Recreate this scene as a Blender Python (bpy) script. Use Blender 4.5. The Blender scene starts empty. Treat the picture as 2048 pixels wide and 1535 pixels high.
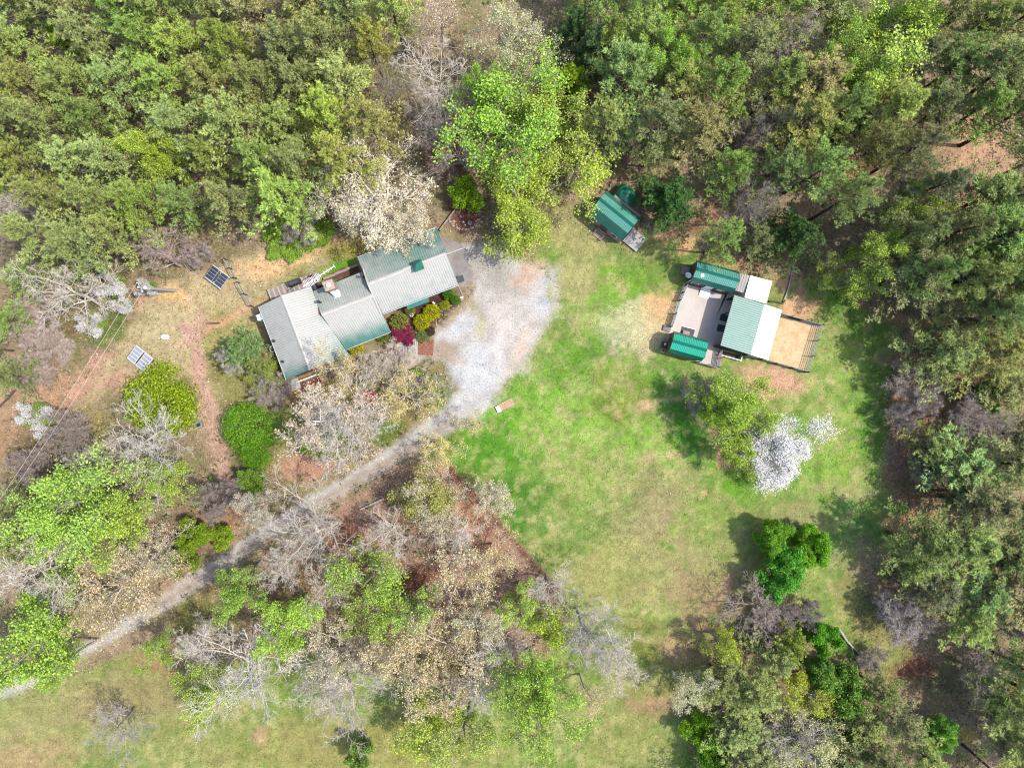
import bpy, math, random
import numpy as np
from mathutils import Vector
R = math.radians
random.seed(7)
SC = bpy.context.scene
COL = SC.collection
H = 85.0          # the drone hovers 85 m above the clearing
S = 0.06          # metres of ground per photo pixel

# ------------------------------------------------------------------ camera, sky, sun, exposure
cam = bpy.data.cameras.new('camera'); cam.sensor_width = 36; cam.lens = 18 / (1024 * S / H)
cam.clip_start = 1; cam.clip_end = 4000
co = bpy.data.objects.new('camera', cam); COL.objects.link(co); co.location = (0, 0, H); SC.camera = co
SUN_EL, SUN_AZ = 58.0, -4.0
w = bpy.data.worlds.new('World'); SC.world = w; w.use_nodes = True
nt = w.node_tree; bg = nt.nodes['Background']
sk = nt.nodes.new('ShaderNodeTexSky'); sk.sky_type = 'NISHITA'; sk.sun_disc = False
sk.sun_elevation = R(SUN_EL); sk.sun_rotation = R(90 - SUN_AZ); sk.dust_density = 2.0
nt.links.new(sk.outputs[0], bg.inputs[0]); bg.inputs[1].default_value = 0.15
sl = bpy.data.lights.new('sun', 'SUN'); sl.energy = 2.5; sl.angle = R(0.6); sl.color = (1, .95, .86)
so = bpy.data.objects.new('sun', sl); COL.objects.link(so)
so.rotation_euler = Vector((math.cos(R(SUN_EL)) * math.cos(R(SUN_AZ)), math.cos(R(SUN_EL)) * math.sin(R(SUN_AZ)), math.sin(R(SUN_EL)))).to_track_quat('Z', 'Y').to_euler()
so.location = (40, 0, 90)
SC.view_settings.view_transform = 'Standard'; SC.view_settings.look = 'None'; SC.view_settings.gamma = 1
SC.view_settings.use_curve_mapping = False
SC.view_settings.exposure = 1.72
SC.render.engine = 'CYCLES'
SC.cycles.use_denoising = True; SC.cycles.denoising_prefilter = 'NONE'; SC.cycles.filter_width = 1.15
SC.cycles.max_bounces = 5; SC.cycles.diffuse_bounces = 3; SC.cycles.glossy_bounces = 2
SC.cycles.transmission_bounces = 3; SC.cycles.transparent_max_bounces = 4
GAIN = 2.85       # how much this light and exposure lift a surface's base colour

def s2l(c):
    return tuple((v / 255 / 12.92) if v <= 10 else ((v / 255 + .055) / 1.055) ** 2.4 for v in c)
def alb(c, g=GAIN):
    return tuple(min(.82, v / g) for v in s2l(c))
def W(px, py, z=0.0):
    f = (H - z) / H * S
    return ((px - 1024) * f, (767.5 - py) * f)

# ------------------------------------------------------------------ noise
_rl = np.random.RandomState(3)
LAT = _rl.rand(8, 256, 256)
def vn(x, y, sc, seed=0):
    x = np.asarray(x) / sc + seed * 17.3 + 1000; y = np.asarray(y) / sc + seed * 9.1 + 1000
    xi = np.floor(x).astype(int); yi = np.floor(y).astype(int)
    fx = x - xi; fy = y - yi; fx = fx * fx * (3 - 2 * fx); fy = fy * fy * (3 - 2 * fy)
    L = LAT[seed % 8]
    a = L[xi & 255, yi & 255]; b = L[(xi + 1) & 255, yi & 255]; c = L[xi & 255, (yi + 1) & 255]; d = L[(xi + 1) & 255, (yi + 1) & 255]
    return (a * (1 - fx) + b * fx) * (1 - fy) + (c * (1 - fx) + d * fx) * fy
def fbm(x, y, sc, seed=0, o=4):
    t = 0; a = 1; n = 0
    for i in range(o):
        t = t + a * vn(x, y, sc / 2 ** i, seed + i); n += a; a *= .55
    return t / n
def sm(a, b, x):
    t = np.clip((x - a) / (b - a), 0, 1); return t * t * (3 - 2 * t)

# ------------------------------------------------------------------ mesh helpers
def mk_mesh(name, V, F3=None, F4=None, pa=None):
    me = bpy.data.meshes.new(name)
    V = np.asarray(V, dtype=np.float32).reshape(-1, 3)
    parts, tot = [], []
    if F4 is not None and len(F4): F4 = np.asarray(F4, dtype=np.int32).reshape(-1, 4); parts.append(F4.ravel()); tot.append(np.full(len(F4), 4, np.int32))
    if F3 is not None and len(F3): F3 = np.asarray(F3, dtype=np.int32).reshape(-1, 3); parts.append(F3.ravel()); tot.append(np.full(len(F3), 3, np.int32))
    loops = np.concatenate(parts); tot = np.concatenate(tot)
    st = np.concatenate([[0], np.cumsum(tot)[:-1]]).astype(np.int32)
    me.vertices.add(len(V)); me.vertices.foreach_set('co', V.ravel())
    me.loops.add(len(loops)); me.loops.foreach_set('vertex_index', loops)
    me.polygons.add(len(tot)); me.polygons.foreach_set('loop_start', st)
    try: me.polygons.foreach_set('loop_total', tot)
    except Exception: pass
    me.polygons.foreach_set('use_smooth', np.zeros(len(tot), dtype=bool))
    me.update(calc_edges=True)
    for k, a in (pa or {}).items():
        a = np.asarray(a, dtype=np.float32)
        if a.ndim == 1:
            at = me.attributes.new(k, 'FLOAT', 'POINT'); at.data.foreach_set('value', a)
        else:
            at = me.attributes.new(k, 'FLOAT_COLOR', 'POINT')
            at.data.foreach_set('color', np.concatenate([a, np.ones((len(a), 1), np.float32)], 1).ravel())
    return me
def smooth(me):
    me.polygons.foreach_set('use_smooth', np.ones(len(me.polygons), dtype=bool)); me.update()
def obj(name, me, mat=None, parent=None):
    o = bpy.data.objects.new(name, me)
    if mat is not None and not me.materials: me.materials.append(mat)
    COL.objects.link(o); o.parent = parent
    return o
def tag(o, label, cat, group=None):
    o['label'] = label; o['category'] = cat
    if group: o['group'] = group
    return o
def thing(name, label, cat, loc=(0, 0, 0), rz=0.0, group=None):
    o = bpy.data.objects.new(name, None); COL.objects.link(o)
    o.location = loc; o.rotation_euler = (0, 0, rz); o.empty_display_size = .2
    return tag(o, label, cat, group)
def structure(o):
    o['kind'] = 'structure'; return o
def stuff(o):
    o['kind'] = 'stuff'; return o

class MB:
    def __init__(s): s.v = []; s.f3 = []; s.f4 = []
    def add(s, vs, f4=(), f3=()):
        b = len(s.v); s.v += [tuple(v) for v in vs]
        s.f4 += [tuple(b + i for i in f) for f in f4]; s.f3 += [tuple(b + i for i in f) for f in f3]
    def box(s, x0, x1, y0, y1, z0, z1):
        s.add([(x0, y0, z0), (x1, y0, z0), (x1, y1, z0), (x0, y1, z0), (x0, y0, z1), (x1, y0, z1), (x1, y1, z1), (x0, y1, z1)],
              [(0, 3, 2, 1), (4, 5, 6, 7), (0, 1, 5, 4), (1, 2, 6, 5), (2, 3, 7, 6), (3, 0, 4, 7)])
    def hexa(s, b, t):   # four bottom and four top corners, counter-clockwise
        s.add(list(b) + list(t), [(0, 3, 2, 1), (4, 5, 6, 7), (0, 1, 5, 4), (1, 2, 6, 5), (2, 3, 7, 6), (3, 0, 4, 7)])
    def prism(s, poly, z0, z1):
        n = len(poly)
        s.add([(x, y, z0) for x, y in poly] + [(x, y, z1) for x, y in poly] + [(sum(p[0] for p in poly) / n, sum(p[1] for p in poly) / n, z1)],
              [(i, (i + 1) % n, n + (i + 1) % n, n + i) for i in range(n)], [(n + i, n + (i + 1) % n, 2 * n) for i in range(n)])
    def wallprism(s, prof, a0, a1, axis='x'):   # profile in (t,z) swept along an axis
        n = len(prof)
        P = lambda a, t, z: (a, t, z) if axis == 'x' else (t, a, z)
        vs = [P(a0, t, z) for t, z in prof] + [P(a1, t, z) for t, z in prof]
        c = (sum(p[0] for p in prof) / n, sum(p[1] for p in prof) / n)
        vs += [P(a0, *c), P(a1, *c)]
        s.add(vs, [(i, (i + 1) % n, n + (i + 1) % n, n + i) for i in range(n)],
              [((i + 1) % n, i, 2 * n) for i in range(n)] + [(n + i, n + (i + 1) % n, 2 * n + 1) for i in range(n)])
    def cyl(s, p0, p1, r0, r1=None, n=8):
        r1 = r0 if r1 is None else r1
        p0 = Vector(p0); p1 = Vector(p1); d = (p1 - p0).normalized()
        a = d.orthogonal().normalized(); b = d.cross(a)
        vs = []
        for p, r in ((p0, r0), (p1, r1)):
            for i in range(n):
                t = 2 * math.pi * i / n; vs.append(p + (a * math.cos(t) + b * math.sin(t)) * r)
        vs += [p0, p1]
        s.add(vs, [(i, (i + 1) % n, n + (i + 1) % n, n + i) for i in range(n)],
              [((i + 1) % n, i, 2 * n) for i in range(n)] + [(n + i, n + (i + 1) % n, 2 * n + 1) for i in range(n)])
    def rock(s, x, y, z, rx, ry, rz, seed=0):
        rr = random.Random(seed); n = 7; rings = [(-.2, .8), (.35, 1), (.8, .62)]
        vs = []
        for zz, k in rings:
            for i in range(n):
                t = 2 * math.pi * i / n + rr.uniform(-.2, .2); q = k * rr.uniform(.82, 1.15)
                vs.append((x + rx * q * math.cos(t), y + ry * q * math.sin(t), z + rz * (zz + rr.uniform(-.08, .08))))
        vs.append((x, y, z + rz))
        f = [(r * n + i, r * n + (i + 1) % n, (r + 1) * n + (i + 1) % n, (r + 1) * n + i) for r in range(2) for i in range(n)]
        s.add(vs, f, [(2 * n + i, 2 * n + (i + 1) % n, 3 * n) for i in range(n)])
    def mesh(s, name): return mk_mesh(name, s.v, s.f3, s.f4)
    def build(s, name, mat, parent=None): return obj(name, s.mesh(name), mat, parent)
def box(name, mat, parent, *a):
    m = MB(); m.box(*a); return m.build(name, mat, parent)
def copy_tree(o, parent=None):
    c = o.copy(); COL.objects.link(c); c.parent = parent
    for ch in list(o.children): copy_tree(ch, c)
    return c

# ------------------------------------------------------------------ materials
def nodes(name):
    m = bpy.data.materials.new(name); m.use_nodes = True
    n = m.node_tree.nodes; b = n['Principled BSDF']; return m, n, m.node_tree.links, b
def mixn(n, l, mode, f, a, b):
    x = n.new('ShaderNodeMix'); x.data_type = 'RGBA'; x.blend_type = mode; x.clamp_factor = True
    for i, v in ((0, f), (6, a), (7, b)):
        if hasattr(v, 'links') or hasattr(v, 'is_linked'): l.new(v, x.inputs[i])
        elif i == 0: x.inputs[0].default_value = v
        else: x.inputs[i].default_value = (*v[:3], 1)
    return x.outputs[2]
def ramp(n, l, v, pts):
    r = n.new('ShaderNodeValToRGB'); e = r.color_ramp.elements
    while len(e) < len(pts): e.new(.5)
    for k, (p, c) in enumerate(pts): e[k].position = p; e[k].color = (c, c, c, 1) if not isinstance(c, tuple) else (*c, 1)
    l.new(v, r.inputs[0]); return r.outputs[0]
def noise(n, l, sc, det=4, vec=None, rough=.6, stretch=None):
    t = n.new('ShaderNodeTexNoise'); t.inputs['Scale'].default_value = sc; t.inputs['Detail'].default_value = det
    t.inputs['Roughness'].default_value = rough
    tc = n.new('ShaderNodeTexCoord'); src = vec or tc.outputs['Object']
    if stretch:
        mp = n.new('ShaderNodeMapping'); mp.inputs['Scale'].default_value = stretch; l.new(src, mp.inputs[0]); src = mp.outputs[0]
    l.new(src, t.inputs['Vector']); return t.outputs['Fac']
def bump(n, l, b, h, st=.4, dist=.03):
    u = n.new('ShaderNodeBump'); u.inputs['Strength'].default_value = st; u.inputs['Distance'].default_value = dist
    l.new(h, u.inputs['Height']); l.new(u.outputs[0], b.inputs['Normal'])
def plain(name, c, rough=.8, var=.35, sc=3.0, spec=.3, metal=0.0, dirt=None, stretch=None, fine=30):
    m, n, l, b = nodes(name)
    f = noise(n, l, sc, 5, stretch=stretch); g = noise(n, l, fine, 2)
    lo = tuple(v * (1 - var) for v in c); hi = tuple(min(.85, v * (1 + var * .6)) for v in c)
    o = mixn(n, l, 'MIX', ramp(n, l, f, [(.3, 0.), (.7, 1.)]), lo, hi)
    o = mixn(n, l, 'MULTIPLY', .5, o, ramp(n, l, g, [(.3, .6), (.65, 1.)]))
    if dirt:
        d = noise(n, l, sc * .6, 6, rough=.7)
        o = mixn(n, l, 'MIX', ramp(n, l, d, [(.48, 0.), (.62, .8)]), o, dirt)
    l.new(o, b.inputs['Base Color']); b.inputs['Roughness'].default_value = rough
    b.inputs['Specular IOR Level'].default_value = spec; b.inputs['Metallic'].default_value = metal
    bump(n, l, b, g, .3, .01)
    return m
def attrmat(name, speck=.45, sc1=4.0, sc2=11.0, bmp=.5, rough=.95):
    m, n, l, b = nodes(name)
    a = n.new('ShaderNodeAttribute'); a.attribute_name = 'col'
    f = noise(n, l, sc1, 5, rough=.75); g = noise(n, l, sc2, 3, rough=.7)
    k = ramp(n, l, f, [(.28, 1 - speck), (.5, 1.), (.72, 1 + speck * .9)])
    o = mixn(n, l, 'MULTIPLY', 1.0, a.outputs['Color'], k)
    k2 = ramp(n, l, g, [(.3, 1 - speck), (.5, 1.), (.7, 1 + speck)])
    o = mixn(n, l, 'MULTIPLY', 1.0, o, k2)
    l.new(o, b.inputs['Base Color']); b.inputs['Roughness'].default_value = rough; b.inputs['Specular IOR Level'].default_value = .1
    bump(n, l, b, g, bmp, .05)
    return m
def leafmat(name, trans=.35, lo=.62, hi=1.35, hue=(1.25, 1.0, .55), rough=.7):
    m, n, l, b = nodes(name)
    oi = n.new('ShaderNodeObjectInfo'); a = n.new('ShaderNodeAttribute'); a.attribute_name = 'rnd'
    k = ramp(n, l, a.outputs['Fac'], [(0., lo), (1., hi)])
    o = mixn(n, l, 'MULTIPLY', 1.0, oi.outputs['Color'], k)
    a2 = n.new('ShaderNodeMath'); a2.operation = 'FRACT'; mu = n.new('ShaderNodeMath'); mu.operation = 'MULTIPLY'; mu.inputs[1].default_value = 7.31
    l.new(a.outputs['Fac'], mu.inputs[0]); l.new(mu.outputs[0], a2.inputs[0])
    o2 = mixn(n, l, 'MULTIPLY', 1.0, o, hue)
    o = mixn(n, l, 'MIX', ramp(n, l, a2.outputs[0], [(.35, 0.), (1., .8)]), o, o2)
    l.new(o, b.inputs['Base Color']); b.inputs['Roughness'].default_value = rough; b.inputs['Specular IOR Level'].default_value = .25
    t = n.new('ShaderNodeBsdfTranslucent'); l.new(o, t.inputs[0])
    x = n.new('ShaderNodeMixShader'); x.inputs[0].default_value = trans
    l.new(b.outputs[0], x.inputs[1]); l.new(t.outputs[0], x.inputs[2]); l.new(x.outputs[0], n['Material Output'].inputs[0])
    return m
def barkmat(name):
    m, n, l, b = nodes(name)
    oi = n.new('ShaderNodeObjectInfo')
    f = noise(n, l, 2.2, 4, rough=.7, stretch=(1, 1, .35))
    o = mixn(n, l, 'MULTIPLY', 1.0, oi.outputs['Color'], ramp(n, l, f, [(.3, .6), (.7, 1.25)]))
    l.new(o, b.inputs['Base Color']); b.inputs['Roughness'].default_value = .9; b.inputs['Specular IOR Level'].default_value = .15
    return m
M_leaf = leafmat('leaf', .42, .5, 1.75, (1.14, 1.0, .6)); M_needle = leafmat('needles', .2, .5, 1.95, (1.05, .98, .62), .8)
M_petal = leafmat('petals', .3, .7, 1.1, (1, 1, .93)); M_bark = barkmat('bark')
M_ground = attrmat('ground_surface', .34, 1.6, 7.0)
M_gravel = attrmat('gravel_surface', .3, 4.0, 9.0, .8)
M_scatter = attrmat('scatter', .15, 9, 20, .1)
WOODG = alb((150, 145, 142)); 
M_wood = plain('grey_weathered_wood', alb((222, 218, 214)), .9, .22, 1.4, .15, stretch=(1, 6, 1))
M_woodp = plain('pinkish_weathered_wood', alb((196, 174, 164)), .9, .25, 1.4, .15)
M_woodd = plain('dark_weathered_wood', alb((110, 98, 92)), .9, .35, 2, .15)
M_conc = plain('concrete', alb((178, 172, 172)), .9, .18, .7, .15, dirt=alb((150, 142, 135)))
M_brick = plain('red_brick', alb((165, 105, 90)), .9, .3, 4)
M_stone = plain('pale_stone', alb((200, 185, 170)), .9, .35, 3)
M_terra = plain('terracotta_paver', alb((244, 186, 146)), .9, .25, 4)
M_siding = plain('brown_siding', alb((140, 110, 98)), .85, .2, 2)
M_orange = plain('orange_stained_board', alb((178, 112, 25)), .7, .3, 2.5, stretch=(6, 1, 1))
M_pink = plain('beige_board_wall', alb((222, 190, 175)), .8, .15, 2)
M_white = plain('white_paint', (.72, .72, .71), .5, .06, 2)
M_metal = plain('galvanised_metal', (.5, .51, .52), .4, .2, 4, .5, .5)
M_dark = plain('dark_rubber', (.035, .037, .042), .7, .3, 4)
M_black = plain('black_plastic', (.02, .02, .023), .5, .3, 6)
M_teal = plain('teal_paint', alb((45, 140, 120)), .45, .2, 2, .5)
M_rust = plain('rusty_metal', alb((185, 120, 85)), .85, .4, 5)
M_glass = plain('window_glass', (.03, .04, .045), .08, .1, 1, .6)
M_red = plain('red_paint', (.45, .03, .03), .5, .1, 2)
M_wire = plain('cable', (.35, .33, .31), .6, .1, 2)

def roofmat(name, pale, teal, rough=.42, spec=.5):
    m, n, l, b = nodes(name)
    a = n.new('ShaderNodeAttribute'); a.attribute_name = 'fade'  # on the ribs this also holds the painted rib shade
    f = noise(n, l, 1.1, 5, rough=.65, stretch=(1, 1, 1)); g = noise(n, l, 7, 3)
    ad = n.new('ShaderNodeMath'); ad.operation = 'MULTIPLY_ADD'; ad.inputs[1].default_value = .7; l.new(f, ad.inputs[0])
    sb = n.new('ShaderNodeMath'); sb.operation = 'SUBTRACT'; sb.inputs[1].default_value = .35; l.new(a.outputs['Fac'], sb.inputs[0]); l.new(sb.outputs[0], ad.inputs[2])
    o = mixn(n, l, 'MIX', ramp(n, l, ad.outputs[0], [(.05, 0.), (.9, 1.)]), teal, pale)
    o = mixn(n, l, 'MULTIPLY', .6, o, ramp(n, l, g, [(.3, .75), (.7, 1.)]))
    l.new(o, b.inputs['Base Color']); b.inputs['Roughness'].default_value = rough; b.inputs['Specular IOR Level'].default_value = spec
    return m
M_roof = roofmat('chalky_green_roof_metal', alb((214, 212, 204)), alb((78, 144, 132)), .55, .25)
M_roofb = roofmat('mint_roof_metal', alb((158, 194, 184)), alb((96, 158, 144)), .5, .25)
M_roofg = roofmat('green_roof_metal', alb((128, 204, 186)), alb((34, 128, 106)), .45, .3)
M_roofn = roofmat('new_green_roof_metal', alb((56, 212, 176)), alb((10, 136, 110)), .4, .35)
M_roofgrey = roofmat('old_grey_roof_metal', alb((196, 186, 182)), alb((150, 140, 136)), .6)
M_roofw = roofmat('white_roof_metal', (.82, .82, .81), (.78, .77, .75), .5)
M_ridge = plain('pale_ridge_flashing', alb((228, 222, 212)), .55, .12, 1.5)

def roof(name, parent, mat, a, b, c, d, rib=.25, fade=None, rh=.03, rw=.07, th=.05, rib_shade=.16):
    """metal sheet: a-b along the ridge, d-c along the eave; raised ribs run from ridge to eave"""
    a, b, c, d = [np.array(p, float) for p in (a, b, c, d)]
    nu = max(2, int(np.linalg.norm(b - a) / 1.0)); nv = max(2, int(np.linalg.norm(d - a) / .8))
    nrm = np.cross(c - a, b - d); nrm /= np.linalg.norm(nrm)
    if nrm[2] < 0: nrm = -nrm
    fade = fade or (lambda u, v: .6)
    P = lambda u, v: (a * (1 - u) + b * u) * (1 - v) + (d * (1 - u) + c * u) * v
    V = []; F = []; A = []
    for i in range(nu + 1):
        for j in range(nv + 1):
            u, v = i / nu, j / nv; V.append(P(u, v)); A.append(fade(u, v))
    for i in range(nu):
        for j in range(nv):
            q = i * (nv + 1) + j; F.append((q, q + 1, q + nv + 2, q + nv + 1))
    base = len(V)
    for i in range(nu + 1):
        for j in range(nv + 1): V.append(V[i * (nv + 1) + j] - nrm * th); A.append(.5)
    for i in range(nu):
        for j in range(nv):
            q = base + i * (nv + 1) + j; F.append((q, q + nv + 1, q + nv + 2, q + 1))
    rim = [i * (nv + 1) for i in range(nu + 1)] + [nu * (nv + 1) + j for j in range(1, nv + 1)] + [i * (nv + 1) + nv for i in range(nu - 1, -1, -1)] + [j for j in range(nv - 1, 0, -1)]
    for k in range(len(rim)):
        p, q = rim[k], rim[(k + 1) % len(rim)]; F.append((p, q, q + base, p + base))
    L = max(np.linalg.norm(b - a), np.linalg.norm(c - d)); n = int(L / rib)
    e = (b - a) / max(1e-6, np.linalg.norm(b - a))
    for k in range(n + 1):
        u = min(.995, max(.005, k / n))
        segs = 3
        for s_ in range(segs):
            p, q = P(u, s_ / segs), P(u, (s_ + 1) / segs); fa, fb = fade(u, s_ / segs), fade(u, (s_ + 1) / segs)
            bb = len(V)
            V += [p - e * rw / 2, p - e * rw / 5 + nrm * rh, p + e * rw / 5 + nrm * rh, p + e * rw / 2, q - e * rw / 2, q - e * rw / 5 + nrm * rh, q + e * rw / 5 + nrm * rh, q + e * rw / 2]
            A += [fa - rib_shade] * 4 + [fb - rib_shade] * 4  # ribs tinted darker: shade on the rib sides is painted into their colour
            F += [(bb, bb + 1, bb + 5, bb + 4), (bb + 1, bb + 2, bb + 6, bb + 5), (bb + 2, bb + 3, bb + 7, bb + 6)]
    return obj(name, mk_mesh(name, np.array(V), None, F, {'fade': np.array(A)}), mat, parent)  # fade also carries the painted rib shade

# ------------------------------------------------------------------ the ground: one painted sheet
OPS = []
def poly(pts, c, soft=14, rag=14, st=1.0): OPS.append(('p', np.array(pts, float), c, soft, rag, st))
def ell(cx, cy, rx, ry, c, ang=0, soft=.5, rag=.5, st=1.0): OPS.append(('e', (cx, cy, rx, ry, R(ang)), c, soft, rag, st))
def line(pts, wd, c, soft=6, rag=6, st=1.0): OPS.append(('l', (np.array(pts, float), wd), c, soft, rag, st))
def sd_poly(X, Y, P):
    d = np.full(X.shape, 1e9); ins = np.zeros(X.shape, bool); n = len(P)
    for i in range(n):
        x0, y0 = P[i]; x1, y1 = P[(i + 1) % n]; ex, ey = x1 - x0, y1 - y0
        t = np.clip(((X - x0) * ex + (Y - y0) * ey) / (ex * ex + ey * ey), 0, 1)
        d = np.minimum(d, np.hypot(X - x0 - t * ex, Y - y0 - t * ey))
        if y0 != y1: ins ^= ((Y < y0) != (Y < y1)) & (X < x0 + (Y - y0) * ex / (y1 - y0))
    return np.where(ins, -d, d)
def sd_line(X, Y, P):
    d = np.full(X.shape, 1e9)
    for i in range(len(P) - 1):
        x0, y0 = P[i]; ex, ey = P[i + 1][0] - x0, P[i + 1][1] - y0
        t = np.clip(((X - x0) * ex + (Y - y0) * ey) / (ex * ex + ey * ey), 0, 1)
        d = np.minimum(d, np.hypot(X - x0 - t * ex, Y - y0 - t * ey))
    return d
GR_END = 0
def grn(c): return np.clip((c[:, 1] / (c[:, 0] + 1e-4) - .85) * 4, 0, 1)
def paint(px, py):
    f1 = fbm(px, py, 120, 0); f2 = fbm(px, py, 40, 1); f3 = fbm(px, py, 11, 2, 3)
    def C(c): return np.array(alb(c))
    c = C((162, 142, 114))[None] * np.ones((len(px), 1))
    k = sm(.42, .6, f2)[:, None]; c = c * (1 - k * .6) + C((132, 134, 84)) * k * .6
    k = sm(.52, .68, f1)[:, None]; c = c * (1 - k * .5) + C((186, 160, 132)) * k * .5
    nr = (fbm(px, py, 34, 3, 4) - .5) * 2 + (f3 - .5) * 1.1
    for t, g, colr, soft, rag, st in OPS:
        if t == 'p': d = sd_poly(px, py, g)
        elif t == 'l': d = sd_line(px, py, g[0]) - g[1] / 2
        else:
            cx, cy, rx, ry, a = g; dx, dy = px - cx, py - cy
            x = dx * math.cos(a) + dy * math.sin(a); y = -dx * math.sin(a) + dy * math.cos(a)
            d = (np.hypot(x / rx, y / ry) - 1) * min(rx, ry); soft = soft * min(rx, ry) if soft < 2 else soft; rag = rag * min(rx, ry) if rag < 2 else rag
        wgt = (1 - sm(-soft, soft, d + nr * rag)) * st
        c = c * (1 - wgt[:, None]) + C(colr)[None] * wgt[:, None]
    inl = 1 - sm(-12, 12, sd_poly(px, py, OPS[0][1]) + nr * 8)
    for n_, (a, b) in enumerate(((GR_END, 0),)):
        k = sm(.50, .66, fbm(px, py, 16, 1, 5)) * .5 + sm(.52, .7, fbm(px, py, 60, 4, 5)) * .3; k = (k * inl)[:, None] * grn(c)[:, None]
        c = c * (1 - k) + C((190, 184, 122)) * k
        k = sm(.54, .68, fbm(px, py, 22, 6, 5)) * .36; k = (k * inl)[:, None] * grn(c)[:, None]; c = c * (1 - k) + C((84, 128, 46)) * k
    c = c * (.72 + .56 * fbm(px, py, 16, 5, 6))[:, None]
    return c
OL = (152, 158, 88); GR = (122, 160, 66); BG = (112, 172, 50); DG = (72, 138, 42); TN = (194, 178, 130); DT = (238, 192, 142); LB = (176, 144, 122); PK = (210, 170, 150)
# lawn and meadow
poly([(885, 915), (905, 870), (960, 800), (1010, 760), (1050, 700), (1090, 650), (1115, 600), (1100, 555), (1060, 520), (1075, 470), (1140, 430), (1180, 470), (1270, 500), (1330, 470), (1390, 480), (1400, 515), (1500, 545), (1600, 555), (1700, 580), (1800, 640), (1790, 740), (1765, 850), (1770, 960), (1840, 1060), (1800, 1130), (1740, 1140), (1700, 1200), (1720, 1260), (1820, 1310), (1790, 1350), (1640, 1300), (1560, 1250), (1480, 1250), (1420, 1350), (1390, 1480), (1330, 1600), (600, 1640), (-100, 1640), (-100, 1400), (0, 1392), (150, 1345), (300, 1290), (420, 1330), (600, 1300), (700, 1330), (900, 1380), (1050, 1330), (1150, 1270), (1130, 1190)], (138, 160, 80), 12, 8)
ell(1100, 850, 190, 100, (124, 176, 56), -10); ell(1320, 900, 190, 60, (140, 184, 70), 10, .6, .6, .9)
ell(1230, 720, 150, 70, (116, 160, 56)); ell(1200, 560, 120, 55, (128, 172, 60), 15); ell(1160, 470, 90, 50, (172, 168, 108), 20)
ell(1140, 560, 60, 40, (176, 172, 112), 0); ell(1290, 500, 70, 28, (130, 150, 76))
ell(1240, 790, 70, 60, (134, 150, 66)); ell(1400, 780, 60, 60, (96, 152, 56)); ell(1375, 870, 26, 110, DG, -30, .7, .7, .9); ell(1450, 960, 30, 60, (110, 170, 40), -35)
ell(1180, 950, 120, 50, (150, 168, 86)); ell(1040, 1010, 60, 75, (84, 138, 44), -25); ell(960, 900, 60, 60, (96, 152, 46), 0, .7)
ell(1110, 1120, 60, 40, (78, 122, 38)); ell(1290, 1010, 30, 60, (96, 140, 54), 25, .8, .8, .8)
ell(1340, 1060, 110, 120, (170, 158, 112), 0, .6, .5, .9); ell(1230, 1150, 120, 60, (164, 164, 98)); ell(1400, 1150, 120, 60, (166, 164, 104)); ell(1420, 1040, 60, 60, (146, 164, 84))
ell(1480, 1080, 60, 50, (150, 164, 88)); ell(1660, 900, 90, 210, (136, 172, 76), 5); ell(1690, 920, 45, 90, (150, 182, 78), 5); ell(1750, 870, 30, 130, (92, 144, 56), -5, .8, .7, .8)
ell(1690, 1050, 70, 55, (112, 156, 76)); ell(1670, 700, 60, 90, (146, 172, 84), 0); ell(1720, 640, 80, 40, (112, 146, 62)); ell(1660, 590, 50, 18, (96, 150, 50))
ell(1730, 1140, 50, 60, (176, 150, 126), 0, .8, .9, .7); ell(1600, 1040, 60, 40, (164, 162, 108))
ell(1440, 1200, 90, 50, (176, 150, 112), 20, .8, .9, .8); ell(1350, 1290, 90, 40, (192, 156, 120), 0, .8, .8, .8); ell(1430, 1190, 60, 14, (216, 180, 140), -40, .9, 1, .8)
ell(1280, 1300, 40, 60, (126, 136, 66)); ell(1290, 1400, 80, 60, (150, 150, 84)); ell(1330, 1410, 60, 20, (186, 150, 122), 0, .8, .9, .7); ell(1350, 1520, 60, 30, (104, 140, 50))
ell(100, 1440, 190, 60, (156, 162, 92), -15); ell(60, 1460, 90, 18, (176, 176, 112), -15); ell(520, 1500, 40, 70, (84, 164, 40), 0, .7); ell(500, 1470, 70, 30, (124, 160, 66)); ell(300, 1380, 140, 50, (158, 148, 98)); ell(200, 1420, 60, 30, (190, 158, 124), 0, .8, .8, .7)
ell(700, 1500, 260, 60, (160, 158, 84)); ell(590, 1390, 60, 40, (122, 158, 56)); ell(60, 1520, 80, 40, (200, 162, 124), 0, .8, .9, .8); ell(520, 1470, 16, 20, (214, 172, 136))
ell(1250, 1500, 90, 60, (156, 160, 92))
# wheel ruts, mown edges and worn paths over the grass
line([(1120, 620), (1180, 700), (1260, 780), (1340, 900), (1370, 1000)], 9, (166, 168, 104), 8, 9, .45)
line([(1290, 640), (1220, 700), (1150, 740), (1090, 700)], 12, (178, 178, 116), 8, 10, .5)
line([(1060, 1180), (1110, 1150), (1180, 1140), (1280, 1110)], 9, (176, 172, 112), 8, 10, .5); line([(1080, 1080), (1045, 1110), (1035, 1130)], 12, (176, 172, 112), 8, 10, .6)
line([(1200, 1300), (1260, 1200), (1340, 1130), (1450, 1090)], 20, (160, 150, 106), 14, 14, .4); line([(1560, 770), (1640, 830), (1700, 920), (1720, 1020)], 14, (170, 172, 100), 12, 12, .4)
line([(0, 1420), (120, 1395), (260, 1350)], 8, (182, 180, 120), 7, 8, .6); line([(0, 1450), (120, 1425), (250, 1385)], 8, (182, 180, 120), 7, 8, .5); line([(0, 1490), (110, 1462), (220, 1430)], 8, (120, 150, 70), 7, 8, .5)
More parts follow.
